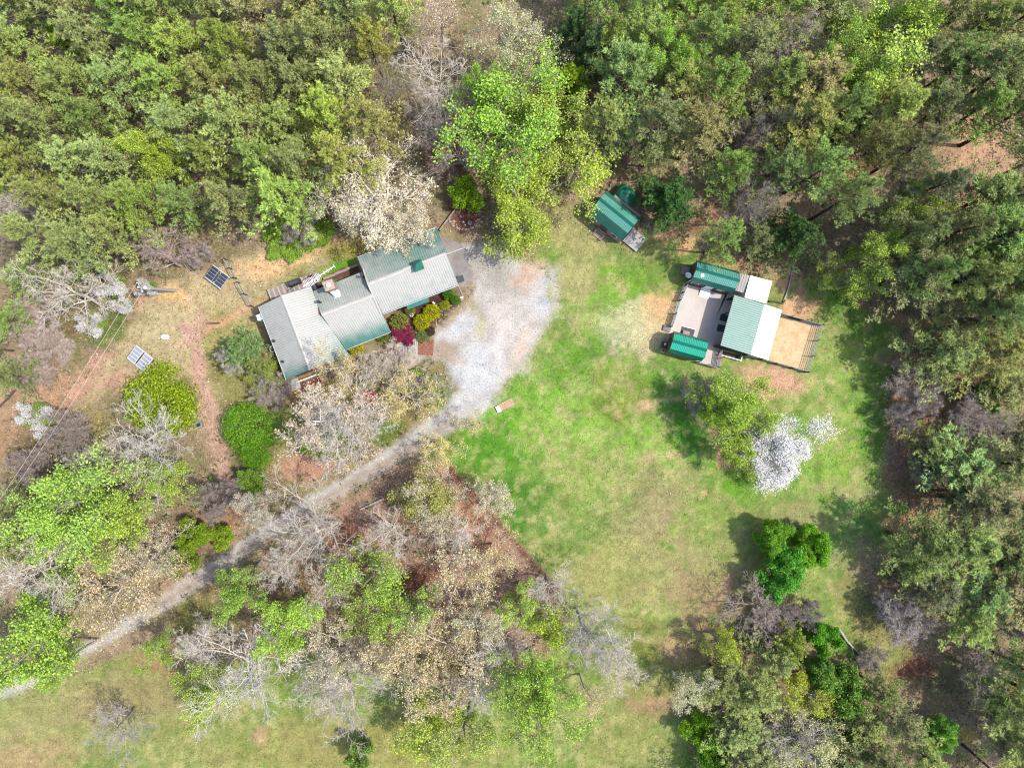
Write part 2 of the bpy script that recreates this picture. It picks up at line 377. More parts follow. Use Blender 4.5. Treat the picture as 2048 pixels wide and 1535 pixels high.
for q_ in range(60): ell(random.uniform(930, 1780), random.uniform(560, 1250), random.uniform(4, 16), random.uniform(3, 10), random.choice([(196, 186, 128), (92, 140, 48), (206, 184, 136), (150, 180, 70), (176, 160, 112)]), random.uniform(0, 90), .7, 1.2, .7)
ell(260, 1450, 420, 110, (160, 150, 100), 0, .5, .6, .45); ell(700, 1490, 300, 70, (160, 152, 96), 0, .5, .6, .35)
# bare earth
ell(1320, 632, 26, 46, DT, 25, .6, 1.0); ell(1290, 670, 40, 50, (222, 200, 158), 20, .8, 1.3, .8); ell(1245, 655, 30, 40, (214, 204, 172), 20, .9, 1.6, .75); ell(1310, 610, 20, 26, DT, 0, .6, .9)
ell(1600, 622, 42, 34, (228, 184, 140), 10, .5, .8); ell(1548, 762, 60, 30, (222, 176, 144), 10, .6, .7); ell(1575, 560, 26, 30, (214, 180, 138), 0, .7, .9); ell(1500, 528, 70, 16, (196, 158, 120), 12, .7, .9, .8)
ell(1330, 470, 30, 10, (226, 180, 134), 0, .8, 1.2); ell(1372, 488, 14, 16, (230, 184, 134), 0, .8, 1); ell(1400, 445, 60, 14, (184, 144, 110), -30, .7, .8)
ell(1440, 900, 10, 46, (226, 178, 142), -10, .6, .8); ell(1455, 925, 10, 24, (226, 178, 142), -35, .6, .8); ell(1463, 905, 26, 14, (222, 176, 140), 0, .7, .9); ell(1378, 790, 8, 36, (222, 184, 144), -10, .8, 1); ell(1280, 818, 24, 10, (216, 180, 140), -20, .9, 1.4); ell(1350, 910, 24, 8, (216, 190, 140), 0, .9, 1.4)
ell(1230, 640, 60, 30, (188, 196, 130), 0, .9, 1.6, .5)
ell(1410, 985, 6, 5, DT); ell(1690, 985, 60, 12, (196, 172, 130), 10, .9, 1.2, .5)
# yards round the house
poly([(280, 590), (330, 570), (420, 580), (460, 520), (520, 500), (700, 470), (720, 520), (520, 620), (540, 720), (540, 800), (480, 830), (400, 860), (380, 740), (260, 760), (190, 800), (120, 860), (200, 700)], (194, 178, 136), 16, 14)
ell(360, 690, 60, 110, (198, 182, 138), 30); ell(420, 600, 70, 50, (204, 184, 140)); ell(340, 590, 34, 14, (240, 196, 136), 0, .7, .8); ell(378, 594, 6, 6, (240, 205, 170))
ell(570, 518, 74, 26, (240, 198, 146), -15, .6, 1.1); ell(540, 545, 30, 22, (236, 196, 146), 0, .8, 1.2); ell(650, 495, 60, 16, (216, 186, 134), -12, .8, 1); ell(620, 555, 90, 26, (150, 158, 84), -20, .7, .7); ell(688, 535, 36, 20, (108, 170, 44), -15, .6, .5); ell(700, 500, 50, 18, (156, 154, 74), -10); line([(722, 480), (722, 505)], 5, (226, 176, 116))
ell(560, 590, 40, 14, (206, 166, 120), -20, .7, .9); ell(450, 700, 60, 80, (168, 162, 100)); ell(470, 760, 50, 60, (150, 146, 88))
line([(372, 655), (390, 700), (400, 760), (425, 830), (440, 900), (455, 980), (470, 1040)], 30, PK, 10, 12); line([(500, 610), (455, 640), (400, 665)], 12, (222, 172, 138), 8, 9, .8); line([(400, 640), (370, 690)], 26, PK, 10, 12, .8)
line([(270, 600), (215, 690), (150, 790), (60, 900)], 34, (206, 164, 140), 12, 14, .9); ell(60, 790, 90, 50, (206, 164, 134), -20, .7, .8); ell(240, 760, 50, 26, (204, 164, 136), 0, .8, .8)
ell(210, 650, 50, 36, (92, 128, 48), -40, .6, .7); ell(120, 640, 90, 30, (140, 128, 84)); ell(30, 880, 60, 60, (178, 146, 112)); ell(90, 900, 60, 40, (130, 112, 80)); ell(60, 960, 60, 40, (146, 120, 92)); ell(180, 860, 50, 40, (160, 148, 92))
# woodland floor south of the house
poly([(560, 790), (640, 770), (720, 740), (880, 720), (905, 800), (860, 850), (760, 910), (640, 980), (560, 1010), (500, 960), (520, 860)], (158, 142, 98), 14, 14)
ell(600, 930, 50, 22, (206, 158, 130), -20, .7, .9); ell(650, 935, 40, 14, (196, 146, 118), -30); ell(620, 790, 60, 24, (214, 166, 124), 0, .8, .9); ell(560, 850, 30, 40, (120, 150, 64), 0, .8, 1, .8); ell(660, 890, 40, 24, (116, 146, 58), 0, .8, 1); ell(850, 760, 40, 20, (104, 140, 60), 20, .7, .7); ell(880, 790, 24, 36, (132, 150, 74), 0)
ell(650, 800, 60, 30, (152, 146, 84)); ell(770, 860, 40, 26, (108, 132, 56), -30)
poly([(800, 935), (885, 918), (1010, 1055), (1135, 1200), (1080, 1300), (980, 1340), (800, 1260), (640, 1180), (560, 1110), (660, 1020)], LB, 10, 9)
ell(930, 1010, 36, 60, (202, 148, 116), -40, .7, .8, .8); ell(850, 1000, 60, 30, (176, 148, 96)); ell(700, 1080, 60, 40, (170, 118, 96)); ell(960, 1080, 50, 30, (196, 142, 114), 40, .7, .9, .8); ell(820, 1160, 60, 30, (140, 96, 76)); line([(888, 924), (1010, 1062), (1132, 1202)], 9, (118, 74, 62), 3, 2, .9)
ell(560, 1180, 120, 50, (150, 126, 90)); ell(430, 1030, 60, 50, (176, 140, 110)); ell(350, 1090, 60, 40, (150, 118, 92)); ell(400, 1230, 60, 40, (130, 128, 70)); ell(330, 1320, 80, 26, (166, 142, 98))
# east side
poly([(1790, 735), (1860, 730), (2000, 740), (2000, 820), (1920, 860), (1900, 960), (1880, 1080), (1840, 1110), (1800, 1050), (1775, 950), (1780, 840)], (178, 142, 116), 14, 12); ell(1845, 650, 70, 14, (206, 170, 122), 12, .7, 1); ell(1830, 720, 60, 24, (204, 162, 130), 0); ell(1830, 1040, 50, 18, (214, 168, 122), -10, .8, 1); ell(1800, 1015, 20, 12, (96, 150, 60)); ell(1830, 970, 50, 30, (156, 134, 96)); ell(2020, 655, 30, 20, (206, 158, 124)); ell(1740, 600, 60, 20, (156, 134, 100), 20)
ell(1970, 285, 90, 60, (206, 164, 132), -30, .6, .7); ell(1700, 330, 70, 40, (176, 134, 106)); ell(1830, 250, 60, 30, (206, 160, 124), -20, .7, .8, .8); ell(1950, 380, 60, 40, (176, 138, 112)); ell(1200, 180, 50, 80, (156, 114, 96), 10); ell(1225, 130, 30, 14, (160, 104, 88)); ell(50, 100, 40, 40, (110, 70, 60)); ell(900, 300, 60, 60, (156, 104, 86))
line([(1700, 1180), (1740, 1260), (1800, 1340)], 60, (158, 156, 92), 20, 16, .9); ell(1830, 1340, 40, 24, (140, 96, 76)); ell(1920, 1475, 40, 16, (196, 176, 100), 0, .7, .8); ell(1580, 1340, 50, 14, (196, 146, 116))
# planted beds
ell(845, 628, 74, 32, (92, 64, 54), -30, .4, .3); ell(930, 430, 36, 32, (134, 82, 74), 0, .4, .4); ell(690, 545, 40, 10, (120, 84, 76), -20, .4, .4)
N_LAWN = len(OPS)
# gravel (the drive, the turning area, the garden path)
DRIVE = [(926, 492), (1000, 488), (1045, 515), (1085, 540), (1108, 570), (1118, 605), (1100, 650), (1072, 690), (1045, 735), (1005, 770), (985, 800), (960, 832), (920, 856), (875, 878), (818, 905), (755, 948), (688, 986), (636, 1012), (580, 1050), (515, 1094), (455, 1134), (396, 1174), (336, 1214), (275, 1252), (212, 1290), (146, 1326), (60, 1372), (-60, 1428), (-70, 1400), (44, 1352), (134, 1304), (203, 1267), (272, 1226), (332, 1186), (398, 1141), (454, 1101), (524, 1055), (593, 1007), (654, 972), (724, 931), (792, 886), (850, 842), (895, 814), (912, 780), (905, 742), (880, 722), (860, 712), (800, 745), (745, 745), (735, 712), (800, 700), (862, 690), (872, 662), (900, 634), (938, 606), (948, 560)]
G_OFF = len(OPS)
poly(DRIVE, (206, 199, 190), 9, 10)
ell(960, 530, 60, 30, (186, 178, 165), 0, .7, 1, .7); ell(1000, 560, 50, 26, (180, 174, 160), 20, .8, 1.2, .8); ell(1085, 590, 26, 46, (205, 207, 208), 10, .6, .7, .9); ell(920, 652, 34, 20, (210, 212, 212), -30, .6, .7); ell(955, 740, 50, 70, (212, 214, 214), 30, .7, .8, .8); ell(1055, 545, 26, 30, (222, 186, 156), 10, .8, 1.2, .8); ell(1040, 700, 14, 50, (222, 194, 168), 25, .7, 1, .8); ell(965, 650, 14, 22, (166, 164, 100), 0, .9, 1.6, .7); ell(1020, 660, 50, 60, (220, 208, 196), 0, .8, 1, .6)
ell(900, 640, 26, 10, (170, 140, 90), -45, .7, .8, .6); ell(890, 705, 30, 20, (180, 158, 132), 0, .8, 1.2, .8); ell(945, 615, 12, 20, (176, 160, 110), 0, .9, 1, .7)
ell(790, 722, 60, 20, (198, 180, 158), -5, .8, 1, .7)
line([(905, 845), (830, 890), (740, 945), (650, 995), (560, 1055), (470, 1112), (380, 1170), (290, 1228)], 14, (176, 156, 136), 7, 9, .75)
line([(1100, 570), (1112, 610), (1085, 665), (1050, 725)], 10, (190, 186, 140), 8, 10, .7)
G_END = len(OPS)

NXD = np.concatenate([-(61 + np.geomspace(1, 1400, 16))[::-1], np.arange(-62, 62.01, .3), 61 + np.geomspace(1.4, 1400, 16)])
NYD = np.concatenate([-(47 + np.geomspace(1, 1400, 16))[::-1], np.arange(-48, 48.01, .3), 47 + np.geomspace(1.4, 1400, 16)])
NXD = np.unique(np.round(NXD, 3)); NYD = np.unique(np.round(NYD, 3))
def gz(x, y):
    e = np.clip(1 - sm(50, 62, np.hypot(x, y * 1.2)), 0, 1)
    return (fbm(x, y, 3.0, 6, 3) - .55) * .10
def to_px(x, y): return x / S + 1024, 767.5 - y / S
X, Y = np.meshgrid(NXD, NYD, indexing='ij'); xx, yy = X.ravel(), Y.ravel()
px, py = to_px(xx, yy); cc = paint(px, py)
far = np.hypot(xx, yy) > 120
Z = gz(xx, yy); Z[far] = -.05
nx, ny = len(NXD), len(NYD)
I = (np.arange(nx - 1)[:, None] * ny + np.arange(ny - 1)[None]).ravel()
F = np.stack([I, I + ny, I + ny + 1, I + 1], 1)
g = obj('ground', mk_mesh('ground', np.stack([xx, yy, np.minimum(Z, 0)], 1), None, F, {'col': cc}), M_ground); structure(g); smooth(g.data)
# gravel sheet lifted clear of the soil
dg = sd_poly(px, py, np.array(DRIVE, float)) + ((fbm(px, py, 34, 3, 4) - .5) * 2 + (fbm(px, py, 11, 2, 3) - .5) * 1.1) * 8
ok = dg < 2; okf = ok[F].all(1); Fg = F[okf]; used, inv = np.unique(Fg, return_inverse=True)
gv = np.stack([xx[used], yy[used], np.full(len(used), .012)], 1)
d = obj('gravel_driveway', mk_mesh('gravel_driveway', gv, None, inv.reshape(-1, 4), {'col': cc[used]}), M_gravel); structure(d)

# fine stuff lying and growing on the ground
def on_gravel(px, py): return sd_poly(px, py, np.array(DRIVE, float)) < 0
BLD = [[(510, 600), (570, 575), (632, 540), (700, 520), (873, 452), (930, 480), (930, 575), (780, 665), (700, 740), (575, 775)], [(1340, 640), (1375, 520), (1480, 530), (1650, 640), (1620, 745), (1440, 740), (1330, 715)], [(1170, 420), (1210, 385), (1300, 470), (1270, 505)]]
def scatter(name, n, seed, keep, size, tint, tilt, lift, long=1.0):
    r = np.random.RandomState(seed)
    x = r.uniform(-61, 61, n); y = r.uniform(-46, 46, n); px, py = to_px(x, y)
    k = keep(px, py, r)
    for b in BLD: k &= sd_poly(px, py, np.array(b, float)) > 0
    x, y, px, py = x[k], y[k], px[k], py[k]; m = len(x)
    c = paint(px, py) if tint is None else paint(px, py) * .35 + np.array([alb(t) for t in tint])[r.randint(0, len(tint), m)] * .65
    c = c * r.uniform(.65, 1.45, m)[:, None]
    a = r.uniform(0, 6.283, m); s = size * r.uniform(.6, 1.5, m); ux, uy = np.cos(a), np.sin(a)
    tz = r.uniform(-tilt, tilt, (m, 2)) * s[:, None]
    P = np.stack([x, y, np.full(m, lift)], 1)
    U = np.stack([ux * s * long, uy * s * long, tz[:, 0]], 1); Vv = np.stack([-uy * s, ux * s, tz[:, 1]], 1)
    V = np.stack([P - U, P - Vv * .5, P + U, P + Vv * .5], 1)
    V[:, :, 2] = np.maximum(V[:, :, 2], .004)
    o = obj(name, mk_mesh(name, V.reshape(-1, 3), None, np.arange(4 * m).reshape(-1, 4), {'col': np.repeat(c, 4, 0)}), M_scatter)
    return stuff(o)
lawn_poly = OPS[0][1]
def keep_grass(px, py, r): return (~on_gravel(px, py)) & (sd_poly(px, py, lawn_poly) < 15) & (r.rand(len(px)) < .35 + .65 * (fbm(px, py, 30, 4) > .5))
def keep_litter(px, py, r): return (~on_gravel(px, py)) & (sd_poly(px, py, lawn_poly) > -10)
tag(scatter('grass', 150000, 11, keep_grass, .085, None, .5, .02, 1.2), 'short grass of the meadow, green with dry straw patches', 'grass')
tag(scatter('fallen_leaves', 130000, 12, keep_litter, .10, [(214, 178, 150), (182, 140, 116), (236, 208, 176), (116, 92, 78), (160, 152, 100), (100, 82, 70)], .7, .03), 'brown and pink leaf litter on the woodland floor', 'leaf litter')
tag(scatter('weeds_in_gravel', 60000, 13, lambda px, py, r: on_gravel(px, py) & (fbm(px, py, 18, 5) + .25 * r.rand(len(px)) > .6), .07, [(110, 120, 80), (150, 140, 110), (232, 226, 220), (216, 210, 204), (100, 104, 84)], .5, .03), 'tiny weeds and leaves speckling the pale gravel', 'weeds')
def keep_white(px, py, r): return (sd_poly(px, py, lawn_poly) < 0) & ((np.hypot((px - 1255) / 60, (py - 650) / 55) < 1) | (r.rand(len(px)) < .03))
tag(scatter('dry_chips', 14000, 14, keep_white, .09, [(232, 222, 200), (240, 226, 190), (220, 200, 170)], .5, .04), 'pale dry wood chips strewn over the meadow grass', 'wood chips')

# ------------------------------------------------------------------ long house
def inv(px, py, z, O, ang):
    x, y = W(px, py, z); dx, dy = x - O[0], y - O[1]; c, s = math.cos(R(ang)), math.sin(R(ang))
    return (dx * c + dy * s, -dx * s + dy * c)
HO = W(519.6, 614.3, 3); HA = 20.7
def hl(px, py, z): return inv(px, py, z, HO, HA)
house = thing('long_house', 'long single storey house of three joined wings under faded green metal roofs', 'house', (HO[0], HO[1], 0), R(HA))
m = MB()
m.wallprism([(.35, 0), (6.35, 0), (6.35, 3.4), (3.3, 4.55), (.35, 3.4)], -.3, -8.7, 'y')
m.wallprism([(-7.4, 0), (-.65, 0), (-.65, 2.8), (-3.4, 3.85), (-7.4, 2.3)], 7.9, 12.7); m.wallprism([(-3.4, 0), (-.65, 0), (-.65, 2.8), (-3.4, 3.85)], 6.36, 7.89)
m.wallprism([(-5.35, 0), (1.0, 0), (1.0, 3.05), (-2.1, 4.3), (-5.35, 2.95)], 12.72, 22.1)
m.build('wall', M_brick, house)
n1 = lambda u, v: vn(np.array([u * 9.]), np.array([v * 3.]), 1.0, 2)[0]
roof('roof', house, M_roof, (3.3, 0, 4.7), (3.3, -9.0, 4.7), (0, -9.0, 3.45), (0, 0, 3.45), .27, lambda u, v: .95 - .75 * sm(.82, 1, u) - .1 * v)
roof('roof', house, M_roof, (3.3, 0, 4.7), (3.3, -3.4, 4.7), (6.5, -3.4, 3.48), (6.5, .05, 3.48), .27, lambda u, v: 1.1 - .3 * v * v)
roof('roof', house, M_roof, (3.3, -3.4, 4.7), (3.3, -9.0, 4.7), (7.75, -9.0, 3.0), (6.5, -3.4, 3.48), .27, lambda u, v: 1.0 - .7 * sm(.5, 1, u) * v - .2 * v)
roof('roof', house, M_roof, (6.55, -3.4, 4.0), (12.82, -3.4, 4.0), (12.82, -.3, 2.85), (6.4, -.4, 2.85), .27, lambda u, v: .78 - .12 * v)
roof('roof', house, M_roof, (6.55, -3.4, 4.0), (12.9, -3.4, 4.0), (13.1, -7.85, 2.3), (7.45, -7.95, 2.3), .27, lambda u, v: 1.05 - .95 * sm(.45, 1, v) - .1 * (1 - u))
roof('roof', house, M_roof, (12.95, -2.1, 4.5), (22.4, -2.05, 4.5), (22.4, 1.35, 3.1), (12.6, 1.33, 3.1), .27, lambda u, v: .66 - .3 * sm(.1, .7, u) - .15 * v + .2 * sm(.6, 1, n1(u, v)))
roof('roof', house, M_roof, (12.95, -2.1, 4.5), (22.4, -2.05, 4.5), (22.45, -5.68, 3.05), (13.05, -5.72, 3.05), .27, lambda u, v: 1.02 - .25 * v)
def rcap(parent, mat, x0, x1, y0, y1, z, wd, axis, t=.05):
    m = MB()
    if axis == 'y':
        m.wallprism([(x0 - wd, z - wd * .42), (x0 - wd, z - wd * .42 + t), (x0, z + t), (x0 + wd, z - wd * .42 + t), (x0 + wd, z - wd * .42), (x0, z)], y0, y1, 'y')
    else:
        m.wallprism([(y0 - wd, z - wd * .42), (y0 - wd, z - wd * .42 + t), (y0, z + t), (y0 + wd, z - wd * .42 + t), (y0 + wd, z - wd * .42), (y0, z)], x0, x1, 'x')
    return m.build('ridge_cap', mat, parent)
rcap(house, M_ridge, 3.3, 0, .02, -9.02, 4.74, .15, 'y')
rcap(house, M_ridge, 6.6, 12.8, -3.5, 0, 4.06, .22, 'x'); rcap(house, M_ridge, 13.0, 17.2, -2.2, 0, 4.56, .2, 'x'); rcap(house, M_ridge, 17.2, 22.4, -2.08, 0, 4.53, .15, 'x')
m = MB()   # white flashing where the middle wing meets the east wing
for y0, y1 in ((-.3, -2.1), (-2.1, -3.4), (-3.4, -5.7)):
    zf = lambda y: max(4.5 - .41 * abs(y + 2.1), 4.0 - .38 * abs(y + 3.4)) + .1
    m.hexa([(12.8, y0, zf(y0) - .3), (12.8, y1, zf(y1) - .3), (13.0, y1, zf(y1) - .3), (13.0, y0, zf(y0) - .3)], [(12.8, y0, zf(y0)), (12.8, y1, zf(y1)), (13.0, y1, zf(y1)), (13.0, y0, zf(y0))])
m.build('flashing', M_ridge, house)
for a, b in (((0, 0, 3.42), (0, -9, 3.42)), ((12.6, 1.42, 3.05), (22.4, 1.44, 3.05)), ((13.05, -5.8, 3.0), (22.45, -5.76, 3.0)), ((7.5, -8.04, 2.25), (13.1, -7.94, 2.25))): m = MB(); m.cyl(a, b, .045, n=6); m.build('gutter', M_metal, house)
x, y = hl(657, 570, 5.6)
ch = MB(); ch.box(x - .48, x + .48, y - .45, y + .45, 2.9, 5.35); ch = ch.build('chimney', M_stone, house)
box('chimney_crown', M_pink, ch, x - .58, x + .58, y - .55, y + .55, 5.36, 5.5); box('flue', M_white, ch, x - .2, x + .2, y - .2, y + .2, 5.51, 5.8)
m = MB(); m.hexa([(x - .5, y - 1.25, 3.4), (x + .5, y - 1.25, 3.4), (x + .5, y - .46, 3.2), (x - .5, y - .46, 3.2)], [(x - .05, y - 1.2, 4.1), (x + .05, y - 1.2, 4.1), (x + .45, y - .46, 3.85), (x - .45, y - .46, 3.85)]); m.build('cricket', M_white, house)
for a in ((638.5, 603.5, 4.2), (725, 552, 3.9), (549.5, 682, 3.5), (567, 723, 3.5)):
    x, y = hl(*a); m = MB(); m.cyl((x, y, 2.9), (x, y, a[2] + .25), .11); m.cyl((x, y, a[2] + .25), (x, y, a[2] + .4), .17); m.build('vent_pipe', M_black, house)
x, y = hl(835, 530, 5.3)
cu = box('cupola', M_siding, house, x - .38, x + .38, y - .38, y + .38, 3.9, 5.0)
m = MB(); m.add([(x - .6, y - .6, 4.98), (x + .6, y - .6, 4.98), (x + .6, y + .6, 4.98), (x - .6, y + .6, 4.98), (x - .08, y + .1, 5.75), (x + .08, y + .1, 5.75)], [(0, 3, 2, 1), (0, 1, 5, 4), (2, 3, 4, 5)], [(1, 2, 5), (3, 0, 4)]); m.build('cupola_roof', M_teal, cu)
x, y = hl(519, 633, 3.3); f = box('flue_housing', M_white, house, x - .42, x + .22, y - .32, y + .32, 0, 3.1); box('cap', M_metal, f, x - .3, x + .1, y - .2, y + .2, 3.1, 3.35)
x0, y0 = hl(637, 609, 4.0); x1, y1 = hl(631.5, 629, 4.1)
m = MB(); m.hexa([(x0 - .12, y0, 3.0), (x1 - .12, y1, 3.0), (x1 + .2, y1, 3.0), (x0 + .2, y0, 3.0)], [(x0 - .12, y0, 3.42), (x1 - .12, y1, 3.62), (x1 + .2, y1, 3.6), (x0 + .2, y0, 3.42)]); m.build('patched_flashing', M_rust, house)
m = MB(); m.hexa([(15.9, -6.25, 2.55), (18.6, -6.25, 2.55), (18.6, -5.72, 2.8), (15.9, -5.72, 2.8)], [(15.9, -6.25, 2.62), (18.6, -6.25, 2.62), (18.6, -5.72, 2.9), (15.9, -5.72, 2.9)]); m.build('window_awning', M_teal, house)
def ring(m, c, r, t, n=16, z=0):
    for i in range(n):
        a0, a1 = 2 * math.pi * i / n, 2 * math.pi * (i + 1) / n
        m.cyl((c[0] + r * math.cos(a0), c[1] + r * math.sin(a0), z), (c[0] + r * math.cos(a1), c[1] + r * math.sin(a1), z), t, n=5)
x, y = hl(545.5, 697, 2.8); m = MB(); ring(m, (x, y), .36, .035, z=2.75); m.cyl((x + .1, y, 2.7), (.35, y, 2.2), .03); m.build('hanging_ring_bracket', M_metal, house)
for (a, b) in (((583, 773), (602, 757)),):   # south porch
    x, y = hl(584, 770, .5)
po = thing('porch_step', 'grey plank porch step at the south west corner of the long house', 'porch', (*W(586, 770), 0), R(HA))
for i in range(6): box('board', M_wood, po, -.95, .95, -.62 + i * .21, -.44 + i * .21, .3, .38)
box('frame', M_woodd, po, -.9, .9, -.6, .6, 0, .3)
pt = thing('brick_patio', 'small brick patio with white rails under the house gable', 'patio', (*W(622, 768), 0), R(HA))
k = 0
for i in range(7):
    for j in range(4):
        box('paver', M_brick, pt, -1.25 + i * .36, -.92 + i * .36, -.62 + j * .32, -.33 + j * .32, 0, .06 + .01 * ((i * 3 + j) % 3))
m = MB(); [m.cyl((a, .75, 0), (a, .75, 1.0), .04) for a in (-1.2, -.4, .4, 1.2)]; m.box(-1.25, 1.25, .72, .78, .95, 1.02); m.box(-1.25, 1.25, .72, .78, .5, .56); m.build('rail', M_white, pt)

# decking north-west of the house
dk = thing('timber_deck', 'long weathered plank deck along the north side of the long house', 'deck', (HO[0], HO[1], 0), R(HA))
for i in range(32):
    box('board', M_woodp if i % 3 else M_wood, dk, .8 + i * .2, .985 + i * .2, .25 if i < 28 else .9, 2.2 + .015 * (i % 2), .42, .47)
box('frame', M_woodd, dk, .9, 7.1, .4, 2.1, .05, .41)
kb = thing('timber_kerb', 'low timber retaining kerb running from the deck to the east wing', 'kerb', (HO[0], HO[1], 0), R(HA))
for i in range(3): box('beam', M_woodp, kb, 7.5 + i * 1.5, 8.98 + i * 1.5, .95 + i * .06, 1.25 + i * .06, 0, .35)
box('beam', M_woodp, kb, 12.0, 12.3, .3, 1.5, 0, .35)
gr = thing('barbecue_grill', 'dark covered barbecue grill on the timber deck beside the house wall', 'grill', (*W(592, 566, .47), .47), R(HA))
m = MB(); m.box(-.7, .7, -.3, .3, .05, .8); m.build('body', M_black, gr); m = MB(); m.wallprism([(-.32, .8), (.32, .8), (.26, 1.05), (0, 1.15), (-.26, 1.05)], -.6, .6); m.build('lid', M_dark, gr)
for i, (ax, ay, c, nm, lb, s_) in enumerate(((624, 553, M_rust, 'flower_pot', 'terracotta flower pot at the edge of the deck clutter', .2), (630, 556, M_stone, 'flower_pot', 'pale stone pot among the clutter on the deck', .24), (634, 562, M_metal, 'bucket', 'grey metal bucket beside the chimney on the deck', .22), (622, 560, M_pink, 'storage_tub', 'pinkish storage tub on the deck near the antenna', .28))):
    t = thing(nm, lb, nm.replace('_', ' '), (*W(ax, ay, .47), .47))
    m = MB(); m.cyl((0, 0, 0), (0, 0, .42), s_ * .8, s_, 10); m.build('body', c, t); m = MB(); m.cyl((0, 0, .421), (0, 0, .5), s_ * .7, s_ * .4, 9); m.build('contents', M_woodd, t)
an = thing('television_antenna', 'long white television antenna on a guyed mast beside the stone chimney', 'antenna', (*W(646, 556), 0))
m = MB(); m.cyl((0, 0, 0), (0, 0, 6.6), .035); m.build('mast', M_metal, an)
a = np.array(W(606, 573, 6.5)) - np.array(W(646, 556)); b = np.array(W(669, 532, 6.5)) - np.array(W(646, 556))
m = MB(); m.cyl((*a, 6.5), (*b, 6.55), .045, n=5); m.build('boom', M_white, an)
dv = (b - a) / np.linalg.norm(b - a); nv_ = np.array((-dv[1], dv[0])); m = MB()
for i in range(12):
    c = a + dv * (.35 + i * .17); l_ = .55 - .02 * i; m.cyl((*(c - nv_ * l_), 6.5), (*(c + nv_ * l_), 6.5), .018, n=4)
for i in range(4):
    c = a + dv * (2.8 + i * .45); m.cyl((*(c - nv_ * .22), 6.53), (*(c + nv_ * .22), 6.53), .016, n=4)
m.build('elements', M_white, an)
m = MB(); m.cyl((0, 0, 5.5), (.1, 1.5, .4), .012, n=4); m.cyl((0, 0, 5.5), (.9, -.4, 4.2), .012, n=4); m.build('guy_wire', M_wire, an)

# apron, bin, retaining wall, fire bed
ap = MB()
pts = [W(*p) for p in ((868, 452), (884, 474), (915, 484), (929, 495), (890, 509), (872, 500))]; ap.prism(pts[::-1], -.05, .06)
pts2 = [W(*p) for p in ((890, 511), (929, 497), (946, 556), (920, 572), (905, 560))]; ap.prism(pts2[::-1], -.05, .05)
o = ap.build('concrete_apron', M_conc); structure(o)
m = MB(); p0, p1 = W(889, 510), W(929, 495.5); d = np.array(p1) - p0; d /= np.linalg.norm(d); n_ = np.array((-d[1], d[0])) * .07
m.prism([tuple(np.array(p0) - n_), tuple(np.array(p1) - n_), tuple(np.array(p1) + n_), tuple(np.array(p0) + n_)], 0, .12); tag(m.build('concrete_strip', M_ridge), 'pale raised concrete strip crossing the apron at the garage end', 'kerb')
bn = thing('wheelie_bin', 'black wheeled rubbish bin at the east corner of the long house', 'bin', (*W(922, 560), .05), R(HA))
m = MB(); m.hexa([(-.3, -.25, 0), (.3, -.25, 0), (.3, .25, 0), (-.3, .25, 0)], [(-.38, -.32, 1.0), (.38, -.32, 1.0), (.38, .32, 1.0), (-.38, .32, 1.0)]); m.build('body', M_black, bn); box('lid', M_dark, bn, -.41, .41, -.36, .36, 1.0, 1.08)
m = MB(); m.cyl((-.3, .3, .1), (-.24, .3, .1), .12); m.cyl((.24, .3, .1), (.3, .3, .1), .12); m.build('wheel', M_dark, bn)
rw = thing('retaining_wall', 'thin timber retaining wall running diagonally north east from the garage', 'wall', (*W(880, 462), 0))
p0 = np.array(W(880, 463)); p1 = np.array(W(920, 409)); d = (p1 - p0); L = np.linalg.norm(d); d /= L; n_ = np.array((-d[1], d[0])) * .09
for i in range(5):
    a = d * (L * i / 5 + .02); b = d * (L * (i + 1) / 5 - .02); m = MB()
    m.prism([tuple(a - n_), tuple(b - n_), tuple(b + n_), tuple(a + n_)][::-1] if 0 else [tuple(a + n_), tuple(a - n_), tuple(b - n_), tuple(b + n_)], 0, .45); m.build('sleeper', M_woodp, rw)
fb = thing('stone_edging', 'ring of pale stones around the mulched bed north of the driveway', 'edging', (*W(930, 432), 0))
bx, by = W(930, 432)
for i in range(19):
    t = -2.9 + i * .19; q = W(930 + 34 * math.cos(-t) * (.95 + .1 * math.sin(i * 3)), 432 + 27 * math.sin(-t))
    m = MB(); m.rock(q[0] - bx, q[1] - by, 0, .17 + .05 * (i % 3), .14, .16, i); m.build('stone', M_pink if i % 2 else M_stone, fb)
for nm, lb, (ax, ay) in (('boulder', 'small pale boulder on the left side of the mulched bed', (907, 443)), ('boulder', 'small pale boulder in the middle of the mulched bed', (926, 444)), ('boulder', 'grey white boulder near the top of the mulched bed', (921, 433))):
    m = MB(); m.rock(0, 0, 0, .25, .2, .22, ax); o = m.build(nm, M_stone); o.location = (*W(ax, ay), 0); tag(o, lb, 'boulder')
t = thing('fire_ring', 'black iron fire ring with ash lying in the mulched bed', 'fire ring', (*W(940, 446), 0)); m = MB(); ring(m, (0, 0), .36, .07, z=.16); m.build('rim', M_black, t); m = MB(); m.cyl((0, 0, .02), (0, 0, .08), .3, n=14); m.build('ash', M_conc, t)
def logm(pts, r0, r1):
    m = MB(); n = len(pts)
    for i in range(n - 1):
        a = r0 + (r1 - r0) * i / (n - 1); b = r0 + (r1 - r0) * (i + 1) / (n - 1); m.cyl(pts[i], pts[i + 1], a, b, 7)
    return m
